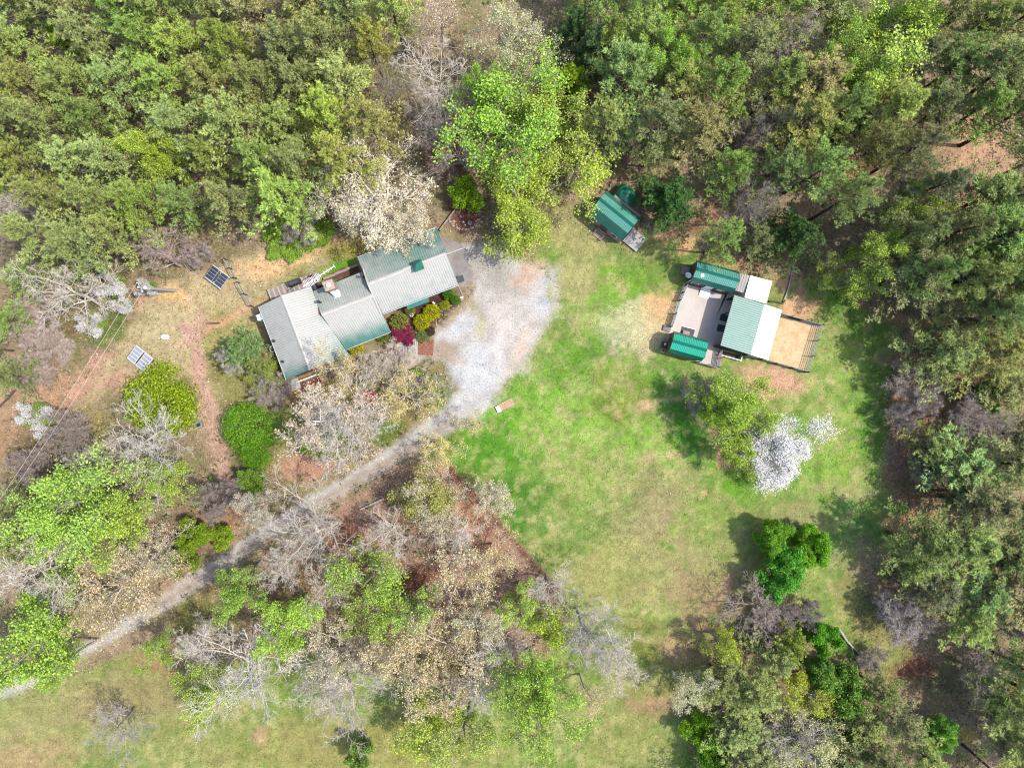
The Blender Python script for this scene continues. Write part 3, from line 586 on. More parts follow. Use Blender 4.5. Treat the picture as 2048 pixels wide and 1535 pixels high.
def log(lb, ppx, r0, r1, z=.15, mat=None, nm='fallen_log', cat='log', extra=()):
    o0 = W(*ppx[0]); t = thing(nm, lb, cat, (*o0, 0))
    P = [(W(*p)[0] - o0[0], W(*p)[1] - o0[1], z + .02 * i) for i, p in enumerate(ppx)]
    logm(P, r0, r1).build('trunk', mat or M_wood, t)
    for e in extra:
        P = [(W(*p)[0] - o0[0], W(*p)[1] - o0[1], z + .1 + .1 * i) for i, p in enumerate(e)]; logm(P, r1 * .9, r1 * .35).build('branch', mat or M_wood, t)
log('forked pale branch standing in the top of the mulched bed', [(937, 428), (940, 414), (938, 410)], .1, .07, .2, M_pink, 'forked_branch', 'branch', [[(940, 414), (945, 428)]])

# ------------------------------------------------------------------ garden in front of the house
wk = thing('plank_walkway', 'short grey plank walkway with an orange brick pad beside the drive', 'walkway', (*W(812, 692), 0), R(-3))
for i in range(11): box('plank', M_wood, wk, -.75 + i * .2, -.6 + i * .2, -.9, .9, .05, .12)
for i in range(7):
    for j in range(7): box('brick', M_rust if (i + j) % 2 else M_brick, wk, 1.5 + i * .26, 1.74 + i * .26, -.95 + j * .27, -.7 + j * .27, .02, .07 + .01 * ((i * 5 + j) % 3))
for lb, (ax, ay), s_, mt in (('large tan boulder in the bed between the drive and the house', (805, 756), .55, M_stone), ('upright grey garden stone east of the tan boulder', (847, 737), .42, M_stone), ('rounded stone at the top edge of the brick pad', (832, 676), .26, M_stone), ('white stone on the bed corner near the black bin', (923, 595), .2, M_white), ('pinkish rock beside the drive, east of the garden bed', (881, 748), .24, M_pink), ('white rock between the two solar arrays', (331, 674), .5, M_white)):
    m = MB(); m.rock(0, 0, 0, s_, s_ * .7, s_ * .6, int(ax)); o = m.build('boulder', mt); o.location = (*W(ax, ay), 0); tag(o, lb, 'boulder')
t = thing('garden_statue', 'small white garden statue standing in the dark bed under the eave', 'statue', (*W(868, 607), 0)); m = MB(); m.cyl((0, 0, 0), (0, 0, .2), .2, .17, 8); m.build('base', M_stone, t); m = MB(); m.cyl((0, 0, .2), (0, .02, .75), .15, .09, 8); m.cyl((0, .02, .75), (0, .03, .95), .1, .08, 8); m.build('figure', M_white, t)
t = thing('flower_pot', 'small white pot between the two round clipped shrubs', 'flower pot', (*W(824, 630), 0)); m = MB(); m.cyl((0, 0, 0), (0, 0, .35), .14, .22, 9); m.build('body', M_white, t); m = MB(); m.cyl((0, 0, .351), (0, 0, .42), .18, .1, 8); m.build('soil', M_woodd, t)
be = thing('bed_edging', 'pale timber edging around the clipped shrub bed by the drive', 'edging', (*W(900, 620), 0))
ex, ey = W(900, 620)
EP = [(917, 572), (928, 597), (905, 609), (880, 622), (872, 640), (874, 655), (858, 672)]
for i in range(len(EP) - 1):
    a = W(*EP[i]); b = W(*EP[i + 1]); m = MB(); m.cyl((a[0] - ex, a[1] - ey, .06), (b[0] - ex, b[1] - ey, .06), .07, n=6); m.build('edge_log', M_pink, be)

# solar arrays, pole and cables on the west side
def cellmat(name, c, lc):
    m, n, l, b = nodes(name); br = n.new('ShaderNodeTexBrick'); br.offset = 0; tc = n.new('ShaderNodeTexCoord'); l.new(tc.outputs['Object'], br.inputs['Vector'])
    br.inputs['Scale'].default_value = 1; br.inputs['Brick Width'].default_value = .13; br.inputs['Row Height'].default_value = .13; br.inputs['Mortar Size'].default_value = .012
    br.inputs['Color1'].default_value = (*c, 1); br.inputs['Color2'].default_value = (*[v * .85 for v in c], 1); br.inputs['Mortar'].default_value = (*lc, 1)
    l.new(br.outputs[0], b.inputs['Base Color']); b.inputs['Roughness'].default_value = .3; return m
M_cell = cellmat('dark_solar_cells', (.012, .013, .022), (.04, .042, .055)); M_cell2 = cellmat('glare_pale_solar_cells', alb((168, 172, 192)), alb((215, 215, 225)))  # second array: sky glare on dark panels is put into the pale cell colour
def solar(label, pA, pB, pC, cell, gap, tilt):
    A, B, C_ = (np.array(W(*p, .9)) for p in (pA, pB, pC)); L = np.linalg.norm(B - A); Wd = np.linalg.norm(C_ - A); ang = math.atan2(*(B - A)[::-1])
    t = thing('solar_array', label, 'solar panels', (*A, 0), ang, 'ground mounted solar arrays west of the house')
    zz = lambda y: .95 + (y + Wd) * tilt
    bw = (L - gap) / 2
    for k in (0, 1):
        for j in range(4):
            x0 = k * (bw + gap) + .03; y0 = -Wd + .12 + j * (Wd - .15) / 4; y1 = y0 + (Wd - .15) / 4 - .03; m = MB()
            m.hexa([(x0, y0, zz(y0)), (x0 + bw - .06, y0, zz(y0)), (x0 + bw - .06, y1, zz(y1)), (x0, y1, zz(y1))], [(x0, y0, zz(y0) + .04), (x0 + bw - .06, y0, zz(y0) + .04), (x0 + bw - .06, y1, zz(y1) + .04), (x0, y1, zz(y1) + .04)])
            p = m.build('solar_panel', cell, t); m = MB(); w_ = .018
            for (a0, a1, b0, b1) in ((x0 - w_, x0, y0 - w_, y1 + w_), (x0 + bw - .06, x0 + bw - .06 + w_, y0 - w_, y1 + w_), (x0, x0 + bw - .06, y0 - w_, y0), (x0, x0 + bw - .06, y1, y1 + w_)):
                m.hexa([(a0, b0, zz(b0) - .01), (a1, b0, zz(b0) - .01), (a1, b1, zz(b1) - .01), (a0, b1, zz(b1) - .01)], [(a0, b0, zz(b0) + .055), (a1, b0, zz(b0) + .055), (a1, b1, zz(b1) + .055), (a0, b1, zz(b1) + .055)])
            m.build('frame', M_metal if cell is M_cell else M_white, p)
    m = MB(); m.box(-.05, L + .05, -Wd - .06, -Wd + .04, .78, .86); m.box(-.05, L + .05, -.06, .04, .78 + Wd * tilt, .86 + Wd * tilt); m.box(L / 2 - .04, L / 2 + .04, -Wd, 0, .74, .8); m.build('rail', M_metal, t)
    for a in (.15, L - .15):
        for b in (-Wd + .15, -.15): box('leg', M_metal, t, a - .04, a + .04, b - .04, b + .04, 0, .78)
    m = MB(); m.box(L / 2 - .1, L / 2 + .1, -Wd * .85, -Wd * .2, .82, .9); m.build('cable_tray', M_dark, t)
solar('solar array of eight dark blue panels beside the rail fence', (427, 530), (459, 554), (408, 552.5), M_cell, .32, .06)
solar('solar array of eight dark gridded panels, pale with sky glare, on the tan lawn', (275, 690.5), (308, 717.5), (251, 712.5), M_cell2, .22, .12)
pb = np.array(W(352, 581)); pt_ = np.array(W(276, 574, 9.0)) - pb
up = thing('utility_pole', 'leaning grey wooden utility pole carrying two cables at the wood edge', 'utility pole', (*pb, 0))
m = MB(); m.cyl((0, 0, 0), (*pt_, 9.0), .17, .12, 10); m.build('pole', M_wood, up)
m = MB(); q = pt_ * .95; m.cyl((q[0] - .3, q[1] + .5, 8.5), (q[0] + .3, q[1] - .5, 8.5), .05, n=6); m.build('crossarm', M_wood, up)
m = MB(); m.cyl((q[0] - .28, q[1] + .46, 8.55), (q[0] - .28, q[1] + .46, 8.72), .05); m.build('insulator', M_white, up); m = MB(); m.cyl((q[0] + .28, q[1] - .46, 8.55), (q[0] + .28, q[1] - .46, 8.72), .05); m.build('insulator', M_white, up)
m = MB(); m.cyl((pt_[0] * .9 + .3, pt_[1] * .9, 7.3), (pt_[0] * .9 + .3, pt_[1] * .9, 8.1), .22, n=10); m.build('transformer', M_metal, up)
for k, lb in ((-1, 'left one of two pale power cables running south west from the pole'), (1, 'right one of two pale power cables running south west from the pole')):
    st_ = np.array([pb[0] + q[0] + k * .28, pb[1] + q[1] - k * .46, 8.7]); en = np.array([*W(-30 + k * 7, 1052, 7.6), 7.6]); m = MB(); n = 14; last = None
    for i in range(n + 1):
        t_ = i / n; p = st_ * (1 - t_) + en * t_; p[2] -= 1.0 * 4 * t_ * (1 - t_) * .5
        if last is not None: m.cyl(last, p, .015, n=4)
        last = p
    tag(m.build('power_cable', M_wire), lb, 'cable', 'power cables')
def fence(t, p0, p1, boards, h, posts, bh=.13, mat=None, pm=None, rails=False, side=1):
    p0 = np.array(p0, float); p1 = np.array(p1, float); d = p1 - p0; L = np.linalg.norm(d); d /= L; n_ = np.array((-d[1], d[0])) * side
    for i in range(posts):
        c = p0 + d * (L * i / max(1, posts - 1)); m = MB(); m.prism([tuple(c + a * .05 * d + b * .05 * n_) for a, b in ((-1, -1), (1, -1), (1, 1), (-1, 1))], 0, h + .06); m.build('post', pm or M_woodd, t)
    for k in range(boards):
        z = .12 + (h - .16 - bh) * k / max(1, boards - 1); m = MB(); a = p0 + n_ * .065; b = p1 + n_ * .065; c = p1 + n_ * .1; e = p0 + n_ * .1
        m.prism([tuple(a), tuple(b), tuple(c), tuple(e)] if side > 0 else [tuple(e), tuple(c), tuple(b), tuple(a)], z, z + bh); m.build('board', mat or M_wood, t)
fx, fy = W(455, 520)
t = thing('rail_fence', 'grey split rail fence running from the wood to the house corner', 'fence', (fx, fy, 0))
q = lambda a, b: (W(a, b)[0] - fx, W(a, b)[1] - fy)
fence(t, q(455, 520), q(474, 557), 3, 1.25, 3, .14, side=-1); fence(t, q(480, 566), q(507, 613), 3, 1.25, 3, .14, side=-1)
t = thing('fire_pit', 'square concrete block fire pit on the pink leaf path', 'fire pit', (*W(399, 849), 0), R(20))
for a in ((-.5, .5, -.4, -.2), (-.5, .5, .2, .4), (-.5, -.3, -.19, .19), (.3, .5, -.19, .19)): box('block', M_conc, t, *a, 0, .45)
box('ash', M_black, t, -.29, .29, -.19, .19, 0, .1)
log('stubby concrete coloured stick beside the fire pit', [(403, 846), (402, 838)], .09, .05, .3, M_wood, 'driftwood_stick', 'stick')
t = thing('grave_mound', 'small rectangle of pinkish pavers with a white block at its end', 'paver bed', (*W(1013, 808), 0), R(27))
for i in range(5):
    for j in range(3): box('paver', M_terra if (i + j) % 3 else M_pink, t, -.85 + i * .34, -.53 + i * .34, -.42 + j * .28, -.16 + j * .28, 0, .07 + .01 * ((i + 2 * j) % 3))
box('white_block', M_white, t, -1.35, -.88, -.42, .3, 0, .3)
# ------------------------------------------------------------------ the barn yard
BO = W(1468.5, 590, 3.2); BA = -15.5
def bl(px, py, z=0): return inv(px, py, z, BO, BA)
yd = MB(); yd.prism([(-5.35, .35), (-5.6, -5.1), (-5.4, -8.2), (1.1, -8.2), (1.0, -6.0), (3.7, -6.0), (3.7, 0), (1.2, 2.6), (0, 2.6), (0, .4)], -.05, .03)
M_yard = plain('yard_fines', alb((242, 232, 222)), .95, .12, .5, .1, dirt=alb((244, 218, 196)), fine=18)
o = yd.build('stable_yard_paving', M_yard); o.location = (*BO, 0); o.rotation_euler = (0, 0, R(BA)); structure(o)
M_sand = plain('pen_sand', alb((255, 226, 178)), .95, .12, 1.0, .1, dirt=alb((232, 184, 134)), fine=5)
pn = MB(); pn.prism([(5.9, -.2), (5.0, -5.9), (11.5, -5.95), (11.65, -.2)], -.05, .035)
o = pn.build('sand_pen', M_sand); o.location = (*BO, 0); o.rotation_euler = (0, 0, R(BA)); structure(o)
def bthing(nm, lb, cat, group=None): return thing(nm, lb, cat, (*BO, 0), R(BA), group)
barn = bthing('stable_barn', 'open fronted stable with mint ribbed roof and two white roof extensions', 'stable')
roof('roof', barn, M_roofb, (0, 0, 3.35), (0, -6.03, 3.35), (3.68, -6.1, 3.0), (3.68, -.05, 3.0), .25, lambda u, v: .85, .05, .1, rib_shade=.7)
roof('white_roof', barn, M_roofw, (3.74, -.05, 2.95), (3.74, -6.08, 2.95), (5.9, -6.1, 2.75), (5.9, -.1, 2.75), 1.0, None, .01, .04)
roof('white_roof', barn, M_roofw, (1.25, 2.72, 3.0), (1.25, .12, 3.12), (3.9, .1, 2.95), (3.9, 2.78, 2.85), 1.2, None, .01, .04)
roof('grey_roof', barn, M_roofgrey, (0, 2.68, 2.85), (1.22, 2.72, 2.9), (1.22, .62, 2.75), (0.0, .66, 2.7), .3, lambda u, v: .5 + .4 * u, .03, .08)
box('fascia', M_woodp, barn, -.04, -.005, -6.02, 0, 3.2, 3.38)
for a in ((.1, -.1), (.1, -2.0), (.1, -4.0), (.1, -5.9), (3.6, -.1), (3.6, -5.9), (5.8, -.3), (5.8, -3), (5.8, -5.9), (3.7, 2.6), (1.3, 2.6)): box('post', M_woodd, barn, a[0] - .06, a[0] + .06, a[1] - .06, a[1] + .06, 0, 2.7)
m = MB(); m.box(3.5, 3.58, -5.9, -.1, 0, 2.7); m.box(.2, 3.5, -5.98, -5.92, 0, 2.6); m.box(.2, 3.5, -.1, -.04, 0, 2.6); m.box(1.4, 3.6, 2.5, 2.56, 0, 2.5); m.build('wall', M_woodd, barn)
for a in ((1443, 628, 1451, 645), (1438, 648, 1448, 666)):
    x0, y0 = bl(a[0], a[1]); x1, y1 = bl(a[2], a[3]); t = bthing('stall_mat', 'dark rubber mat at the stable front, %s' % ('the upper one' if a[1] < 640 else 'the lower one'), 'mat', 'mats at the stable front'); box('sheet', M_dark, t, min(x0, x1) - .1, max(x0, x1) + .6, min(y0, y1) + .1, max(y0, y1), .03, .06); m = MB(); [m.box(min(x0, x1) - .1, max(x0, x1) + .6, min(y0, y1) + .12 + .15 * i, min(y0, y1) + .15 + .15 * i, .06, .075) for i in range(5)]; m.build('tread', M_dark, t)

def gambrel(root, x0, x1, yc, half, brk, zb, zr, ze, mats, wallmat, ov=.12, rib=.21):
    prof = [(-1, half, ze), (-1, brk, zb)]
    roof('roof', root, mats[0], (x0 - ov, yc, zr), (x1 + ov, yc, zr), (x1 + ov, yc - brk, zb), (x0 - ov, yc - brk, zb), rib, lambda u, v: .95, .03, .06, rib_shade=.45)
    roof('roof', root, mats[1], (x0 - ov, yc - brk, zb), (x1 + ov, yc - brk, zb), (x1 + ov, yc - half, ze), (x0 - ov, yc - half, ze), rib, lambda u, v: .35, .03, .06, rib_shade=.3)
    roof('roof', root, mats[0], (x0 - ov, yc, zr), (x1 + ov, yc, zr), (x1 + ov, yc + brk, zb), (x0 - ov, yc + brk, zb), rib, lambda u, v: .7, .03, .06, rib_shade=.4)
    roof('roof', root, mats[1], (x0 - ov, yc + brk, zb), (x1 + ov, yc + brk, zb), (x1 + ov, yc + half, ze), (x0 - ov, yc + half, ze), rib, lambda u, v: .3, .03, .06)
    m = MB(); hh = half - .1
    m.wallprism([(yc - hh, 0), (yc + hh, 0), (yc + hh, ze - .02), (yc + brk, zb - .1), (yc, zr - .1), (yc - brk, zb - .1), (yc - hh, ze - .02)], x0, x1); m.build('wall', wallmat, root)
    m = MB(); m.wallprism([(yc - .18, zr - .05), (yc, zr + .07), (yc + .18, zr - .05), (yc, zr)], x0 - ov, x1 + ov); m.build('ridge_cap', mats[0], root)
sh = bthing('tack_shed', 'brown walled shed with a green gambrel roof at the top of the yard', 'shed')
gambrel(sh, -5.05, -.15, 1.62, 1.28, .88, 3.35, 3.85, 2.45, (M_roofg, M_roofg), M_siding)
for a in (-4.8, -1.7): w_ = box('window', M_white, sh, a, a + .9, .42, .46, 1.2, 2.0); box('pane', M_glass, w_, a + .07, a + .83, .40, .42, 1.27, 1.93)
d_ = box('door', M_white, sh, -3.1, -2.2, .41, .46, .1, 2.0); box('handle', M_black, d_, -2.4, -2.35, .36, .41, 1.0, 1.1)
w_ = box('end_door', M_woodd, sh, -5.11, -5.06, 1.2, 2.1, .4, 2.2); box('end_trim', M_white, sh, -5.1, -5.06, .5, .58, 0, 2.3)
m = MB(); m.hexa([(-4.35, .9, 3.42), (-4.0, 1.05, 3.5), (-4.15, 1.35, 3.66), (-4.45, 1.2, 3.58)], [(-4.35, .9, 3.5), (-4.0, 1.05, 3.58), (-4.15, 1.35, 3.74), (-4.45, 1.2, 3.66)]); m.build('skylight_patch', M_white, sh)
t = bthing('shed_landing', 'small weathered landing platform at the west end of the tack shed', 'deck')
for i in range(6): box('board', M_woodp, t, -6.15 + i * .16, -6.01 + i * .16, 1.35, 2.35, .35, .4)
box('frame', M_woodd, t, -6.1, -5.25, 1.4, 2.3, 0, .35)
t = bthing('loading_ramp', 'white ribbed loading ramp leaning at the tack shed door', 'ramp'); m = MB(); m.hexa([(-3.26, -.62, .04), (-2.05, -.62, .04), (-2.05, .4, .32), (-3.26, .4, .32)], [(-3.26, -.62, .08), (-2.05, -.62, .08), (-2.05, .4, .38), (-3.26, .4, .38)]); m.build('deck', M_white, t)
for i in range(6): m = MB(); y = -.5 + i * .16; z = .085 + (y + .62) * .294; m.box(-3.24, -2.07, y, y + .04, z, z + .03); m.build('cleat', M_woodp, t)
sh2 = bthing('orange_shed', 'orange stained shed with a bright green gambrel roof at the yard corner', 'shed')
gambrel(sh2, -5.35, -1.45, -7.0, 1.28, .9, 2.95, 3.3, 2.1, (M_roofn, M_roofn), M_orange, .1, .19)
d_ = box('door', M_woodd, sh2, -5.41, -5.36, -7.4, -6.5, .1, 1.9); box('hinge', M_metal, d_, -5.44, -5.41, -7.35, -7.1, 1.5, 1.56); box('corner_trim', M_orange, sh2, -5.42, -5.36, -8.2, -8.08, 0, 2.1)
t = bthing('shed_ramp', 'dark grey ramp at the east door of the orange shed', 'ramp'); m = MB(); m.hexa([(-1.42, -7.6, .04), (-.55, -7.6, .04), (-.55, -6.6, .04), (-1.42, -6.6, .04)], [(-1.42, -7.6, .3), (-.55, -7.6, .06), (-.55, -6.6, .06), (-1.42, -6.6, .3)]); m.build('deck', M_dark, t); m = MB(); m.cyl((-1.4, -6.52, .3), (-.5, -6.52, .2), .03); m.build('edge_bar', M_metal, t)
x0, y0 = bl(1364, 652); t = bthing('rubber_mat', 'dark slate coloured slab on the yard beside the orange shed', 'mat'); box('slab', M_dark, t, x0, x0 + 1.6, y0 - .95, y0, .03, .08); box('edge', M_metal, t, x0 - .02, x0 + 1.62, y0 + .001, y0 + .03, .03, .07)
x0, y0 = bl(1366, 661); t = bthing('feed_box', 'small cream coloured box standing on the slate slab', 'box'); box('body', M_pink, t, x0, x0 + .75, y0 - .38, y0, .08, .35); box('lid', M_stone, t, x0 - .03, x0 + .78, y0 - .41, y0 + .03, .35, .4)
t = bthing('yard_fence', 'grey board fence with a green gate along the west side of the yard', 'fence')
fence(t, (-5.15, .2), (-5.38, -1.8), 5, 1.3, 3, .14, side=1); fence(t, (-5.47, -3.45), (-5.58, -5.1), 5, 1.3, 2, .14, side=1)
gt = MB()
for z in (.2, .45, .7, .95, 1.2): gt.cyl((-5.4, -1.9, z), (-5.47, -3.4, z), .03, n=6)
for k in (0, .5, 1): gt.cyl((-5.4 - .07 * k, -1.9 - 1.5 * k, .2), (-5.4 - .07 * k, -1.9 - 1.5 * k, 1.2), .03, n=6)
gt.build('gate', M_teal, t)
t = bthing('corner_fence', 'grey board fence closing the south east corner of the stable yard', 'fence')
fence(t, (1.0, -6.1), (1.22, -8.25), 5, 1.3, 3, .14, side=-1); fence(t, (-1.3, -8.28), (1.1, -8.28), 4, 1.2, 3, .12, side=-1)
t = bthing('pen_fence', 'tall grey board fence enclosing the sandy pen', 'fence')
fence(t, (11.65, -.15), (11.5, -5.95), 4, 1.4, 4, .1, side=-1); fence(t, (5.95, -.12), (11.6, -.12), 6, 1.4, 4, .13, side=-1); fence(t, (11.45, -6.02), (3.8, -6.02), 5, 1.35, 5, .12, side=-1)
gt = MB(); x0, y0 = bl(1586, 633, 1.2)
for z in (.3, .6, .9, 1.2): gt.cyl((7.6, -.26, z), (9.1, -.26, z), .035, n=6)
for k in (7.6, 8.35, 9.1): gt.cyl((k, -.26, .2), (k, -.26, 1.45), .035, n=6)
gt.build('gate', M_black, t)
t = bthing('chicken_run', 'low dark wire run with white rails below the stable', 'animal run')
m = MB(); m.box(.8, 3.6, -6.8, -6.72, .55, .66); m.box(3.5, 3.6, -6.72, -6.2, .55, .66); m.build('rail', M_white, t); box('floor', M_woodd, t, .9, 3.5, -6.7, -6.2, .0, .06)
for a in (.85, 1.7, 2.6, 3.55): box('post', M_woodd, t, a - .04, a + .04, -6.8, -6.72, 0, .54)
x0, y0 = bl(1481, 715); t = bthing('potted_plant', 'pale green potted plant at the end of the low wire run', 'plant')
m = MB(); m.cyl((x0, y0, 0), (x0, y0, .3), .15, .2, 8); m.build('pot', M_conc, t)
PLANT = (t, x0, y0)
x0, y0 = bl(1328, 690); t = bthing('garden_machine', 'small dark garden machine with red and white top beside the orange shed', 'machine')
m = MB(); m.box(x0 - .3, x0 + .3, y0 - .35, y0 + .3, .15, .45); m.build('body', M_black, t); m = MB(); m.cyl((x0, y0 + .1, .45), (x0, y0 + .1, .7), .13, .1); m.build('engine_cover', M_white, t); m = MB(); m.cyl((x0, y0 - .12, .45), (x0, y0 - .12, .6), .1); m.build('fuel_cap', M_red, t)
for a in (-.34, .3):
    for b in (-.3, .25): m = MB(); m.cyl((x0 + a, y0 + b, .13), (x0 + a + .06, y0 + b, .13), .13); m.build('wheel', M_dark, t)
m = MB(); m.cyl((x0 - .2, y0 - .3, .4), (x0 - .35, y0 - .95, .85), .02, n=5); m.cyl((x0 + .2, y0 - .3, .4), (x0 + .05, y0 - .95, .85), .02, n=5); m.cyl((x0 - .36, y0 - .95, .85), (x0 + .06, y0 - .95, .85), .025, n=5); m.build('handle', M_metal, t)
x0, y0 = bl(1336, 657, .3); t = bthing('stone_step', 'pale grey step slab outside the yard fence', 'step'); box('slab', M_conc, t, x0 - .55, x0 + .35, y0 - .3, y0 + .35, 0, .25); box('nosing', M_conc, t, x0 - .6, x0 - .56, y0 - .28, y0 + .33, 0, .2)
x0, y0 = bl(1376, 551, 1.2); t = bthing('satellite_dish', 'pale satellite dish on a bracket at the tack shed corner', 'satellite dish')
m = MB(); m.cyl((x0 - .05, y0, 1.9), (x0 - .12, y0 - .1, 2.0), .06, .38, 14); m.build('dish', M_metal, t); m = MB(); m.cyl((x0, y0, 0), (x0, y0, 1.9), .04); m.build('mast', M_metal, t); m = MB(); m.cyl((x0 - .05, y0, 1.9), (x0 - .5, y0 - .35, 2.3), .02, n=5); m.build('arm', M_metal, t)
log('long mossy log bordering the grass east of the white roof', [(1537, 603), (1551, 604), (1564, 607), (1569, 600)], .13, .09, .13, M_woodd)
log('thin grey log line leading north to the dark cedar', [(1566, 603), (1572, 588), (1577, 572), (1580, 556), (1585, 538)], .1, .06, .1, M_wood)
log('short pale log lying at the edge of the north east wood', [(1653, 512), (1680, 521)], .13, .1, .2, M_pink)
log('very long pale fallen trunk in the thin wood on the right', [(1945, 240), (1975, 252), (2010, 264), (2050, 280)], .17, .1, .3, M_pink)
log('grey fallen trunk with branches lying in the south east clearing', [(1675, 1254), (1692, 1280), (1712, 1300), (1738, 1330)], .14, .06, .3, M_wood, extra=[[(1712, 1300), (1740, 1305)], [(1700, 1290), (1706, 1312), (1716, 1326)], [(1720, 1310), (1746, 1318), (1760, 1322)]])
log('bleached fallen trunk among the leaves south of the driveway', [(768, 996), (742, 1008), (720, 1018)], .13, .08, .25, M_wood)
log('pale diagonal fallen trunk at the far left beyond the bare trees', [(40, 770), (20, 795), (-8, 822)], .16, .12, .2, M_woodd)
log('dark thin log lying on the path west of the house', [(440, 646), (414, 647)], .1, .06, .1, M_woodd)
# ------------------------------------------------------------------ green shed and tarpaulin
GO = (10.24, 20.04); GA = -39
gs = thing('green_shed', 'barn style shed with dark green gambrel roof and beige walls', 'shed', (*GO, 0), R(GA))
gambrel(gs, -.75, 4.0, .75, 1.7, .92, 3.5, 4.05, 2.3, (M_roofg, M_roofg), M_pink, .12, .21)
d_ = box('door', M_siding, gs, 1.0, 2.0, -.93, -.87, .2, 2.1); box('handle', M_black, d_, 1.85, 1.9, -.97, -.93, 1.1, 1.2)
for a in (-.4, 2.6): w_ = box('window', M_white, gs, a, a + .8, -.9, -.86, 1.2, 1.9); box('pane', M_glass, w_, a + .06, a + .74, -.92, -.9, 1.26, 1.84)
box('leanto_roof', M_roofgrey, gs, .1, 4.0, 2.2, 2.75, 2.15, 2.2)
t = thing('entry_steps', 'wooden entry steps with rails in front of the green shed door', 'steps', (*GO, 0), R(GA))
for i in range(4): box('tread', M_woodp, t, .95, 2.05, -1.22 - i * .26, -.99 - i * .26, .38 - i * .1, .43 - i * .1)
m = MB(); [m.cyl((a, -1.0 - b, 0), (a, -1.0 - b, 1.0 - b * .3), .04, n=6) for a in (.9, 2.1) for b in (0, .5, 1.0)]; m.box(.88, .93, -2.0, -1.0, .75, .82); m.box(2.07, 2.12, -2.0, -1.0, .75, .82); m.build('rail', M_woodp, t)
t = thing('shed_deck', 'pale grey plank deck at the south east end of the green shed', 'deck', (*GO, 0), R(GA))
for i in range(13): box('board', M_wood, t, 4.2 + i * .16, 4.345 + i * .16, -.4, 1.55, .3, .35)
m = MB(); m.box(4.25, 6.2, -.35, 1.5, .05, .3); m.build('frame', M_woodd, t)
cn = np.array(inv(1251, 390, 1.6, GO, GA)); t = thing('tarpaulin_cover', 'shiny green tarpaulin cover over a stack behind the green shed', 'tarpaulin', (*GO, 0), R(GA))
V = []; F = []
for i in range(13):
    for j in range(11):
        u, v = i / 12 * 2 - 1, j / 10 * 2 - 1
        z = 2.1 - .75 * abs(u) ** 1.5 - .3 * v * v + .08 * math.sin(7 * u + 3 * v) * (1 - abs(u)) - (1.2 if abs(v) == 1 or abs(u) == 1 else 0)
        V.append((cn[0] + u * 1.35, cn[1] + v * 1.15, z))
for i in range(12):
    for j in range(10): q_ = i * 11 + j; F.append((q_, q_ + 11, q_ + 12, q_ + 1))
M_tarp = plain('green_tarpaulin', alb((30, 150, 110)), .3, .2, 3, .6)
me = mk_mesh('sheet', V, None, F); smooth(me); obj('sheet', me, M_tarp, t); m = MB(); m.box(cn[0] - 1.2, cn[0] + 1.2, cn[1] - 1.0, cn[1] + 1.0, 0, 1.0); m.build('stack', M_woodd, t)

# ------------------------------------------------------------------ trees: branching skeletons, leaves, needles
def norm(a): return a / (np.linalg.norm(a, axis=-1, keepdims=True) + 1e-9)
def grow(S0, D, L, Rr, k, wig, up, rng, tip=.25):
    n = len(S0); P = [S0]; d = norm(D)
    for i in range(k):
        d = norm(d + rng.normal(0, wig, (n, 3)) + np.array([0, 0, up])); P.append(P[-1] + d * (L / k)[:, None])
    P = np.stack(P, 1); rr = Rr[:, None] * (1 - (1 - tip) * np.linspace(0, 1, k + 1)[None])
    return P, rr
def spawn(P, RR, L, n, t0, t1, a0, a1, ratio, rng, up=0., rk=.6, taper=.55):
    N, k1, _ = P.shape; t = t0 + (t1 - t0) * (np.arange(n)[None] + rng.rand(N, n)) / n
    f = t * (k1 - 1); i = np.minimum(f.astype(int), k1 - 2); fr = (f - i)[..., None]
    ar = np.arange(N)[:, None]; A = P[ar, i]; B = P[ar, i + 1]; pos = A * (1 - fr) + B * fr; T = norm(B - A)
    az = (np.arange(n)[None] * 2.4 + rng.rand(N, 1) * 6.28 + rng.rand(N, n) * .9)
    ref = np.where(np.abs(T[..., 2:3]) > .9, np.array([1., 0, 0]), np.array([0, 0, 1.])); u = norm(np.cross(T, ref)); v = np.cross(T, u)
    an = rng.uniform(a0, a1, (N, n))[..., None]
    d = T * np.cos(an) + (u * np.cos(az)[..., None] + v * np.sin(az)[..., None]) * np.sin(an); d[..., 2] += up; d = norm(d)
    LL = L[:, None] * ratio * (1 - taper * (t - t0) / max(1e-3, 1 - t0)) * rng.uniform(.7, 1.2, (N, n))
    r = (RR[ar, i] * (1 - fr[..., 0]) + RR[ar, i + 1] * fr[..., 0]) * rk
    return pos.reshape(-1, 3), d.reshape(-1, 3), LL.ravel(), r.ravel()
class TM:
    def __init__(s): s.V = []; s.F = []; s.n = 0
    def tubes(s, P, RR, sides):
        N, k1, _ = P.shape; T = norm(P[:, -1] - P[:, 0]); ref = np.where(np.abs(T[:, 2:3]) > .9, np.array([1., 0, 0]), np.array([0, 0, 1.]))
        u = norm(np.cross(T, ref)); v = np.cross(T, u); an = np.arange(sides) * 2 * np.pi / sides
        off = u[:, None, None] * np.cos(an)[None, None, :, None] + v[:, None, None] * np.sin(an)[None, None, :, None]
        V = P[:, :, None] + off * RR[:, :, None, None]; base = s.n + (np.arange(N) * k1 * sides)[:, None, None]
        i = np.arange(k1 - 1)[None, :, None]; j = np.arange(sides)[None, None]; j2 = (j + 1) % sides
        a = base + i * sides + j; b = base + i * sides + j2
        s.F.append(np.stack([a, b, b + sides, a + sides], -1).reshape(-1, 4)); s.V.append(V.reshape(-1, 3)); s.n += N * k1 * sides
    def mesh(s, name): return mk_mesh(name, np.concatenate(s.V), None, np.concatenate(s.F))
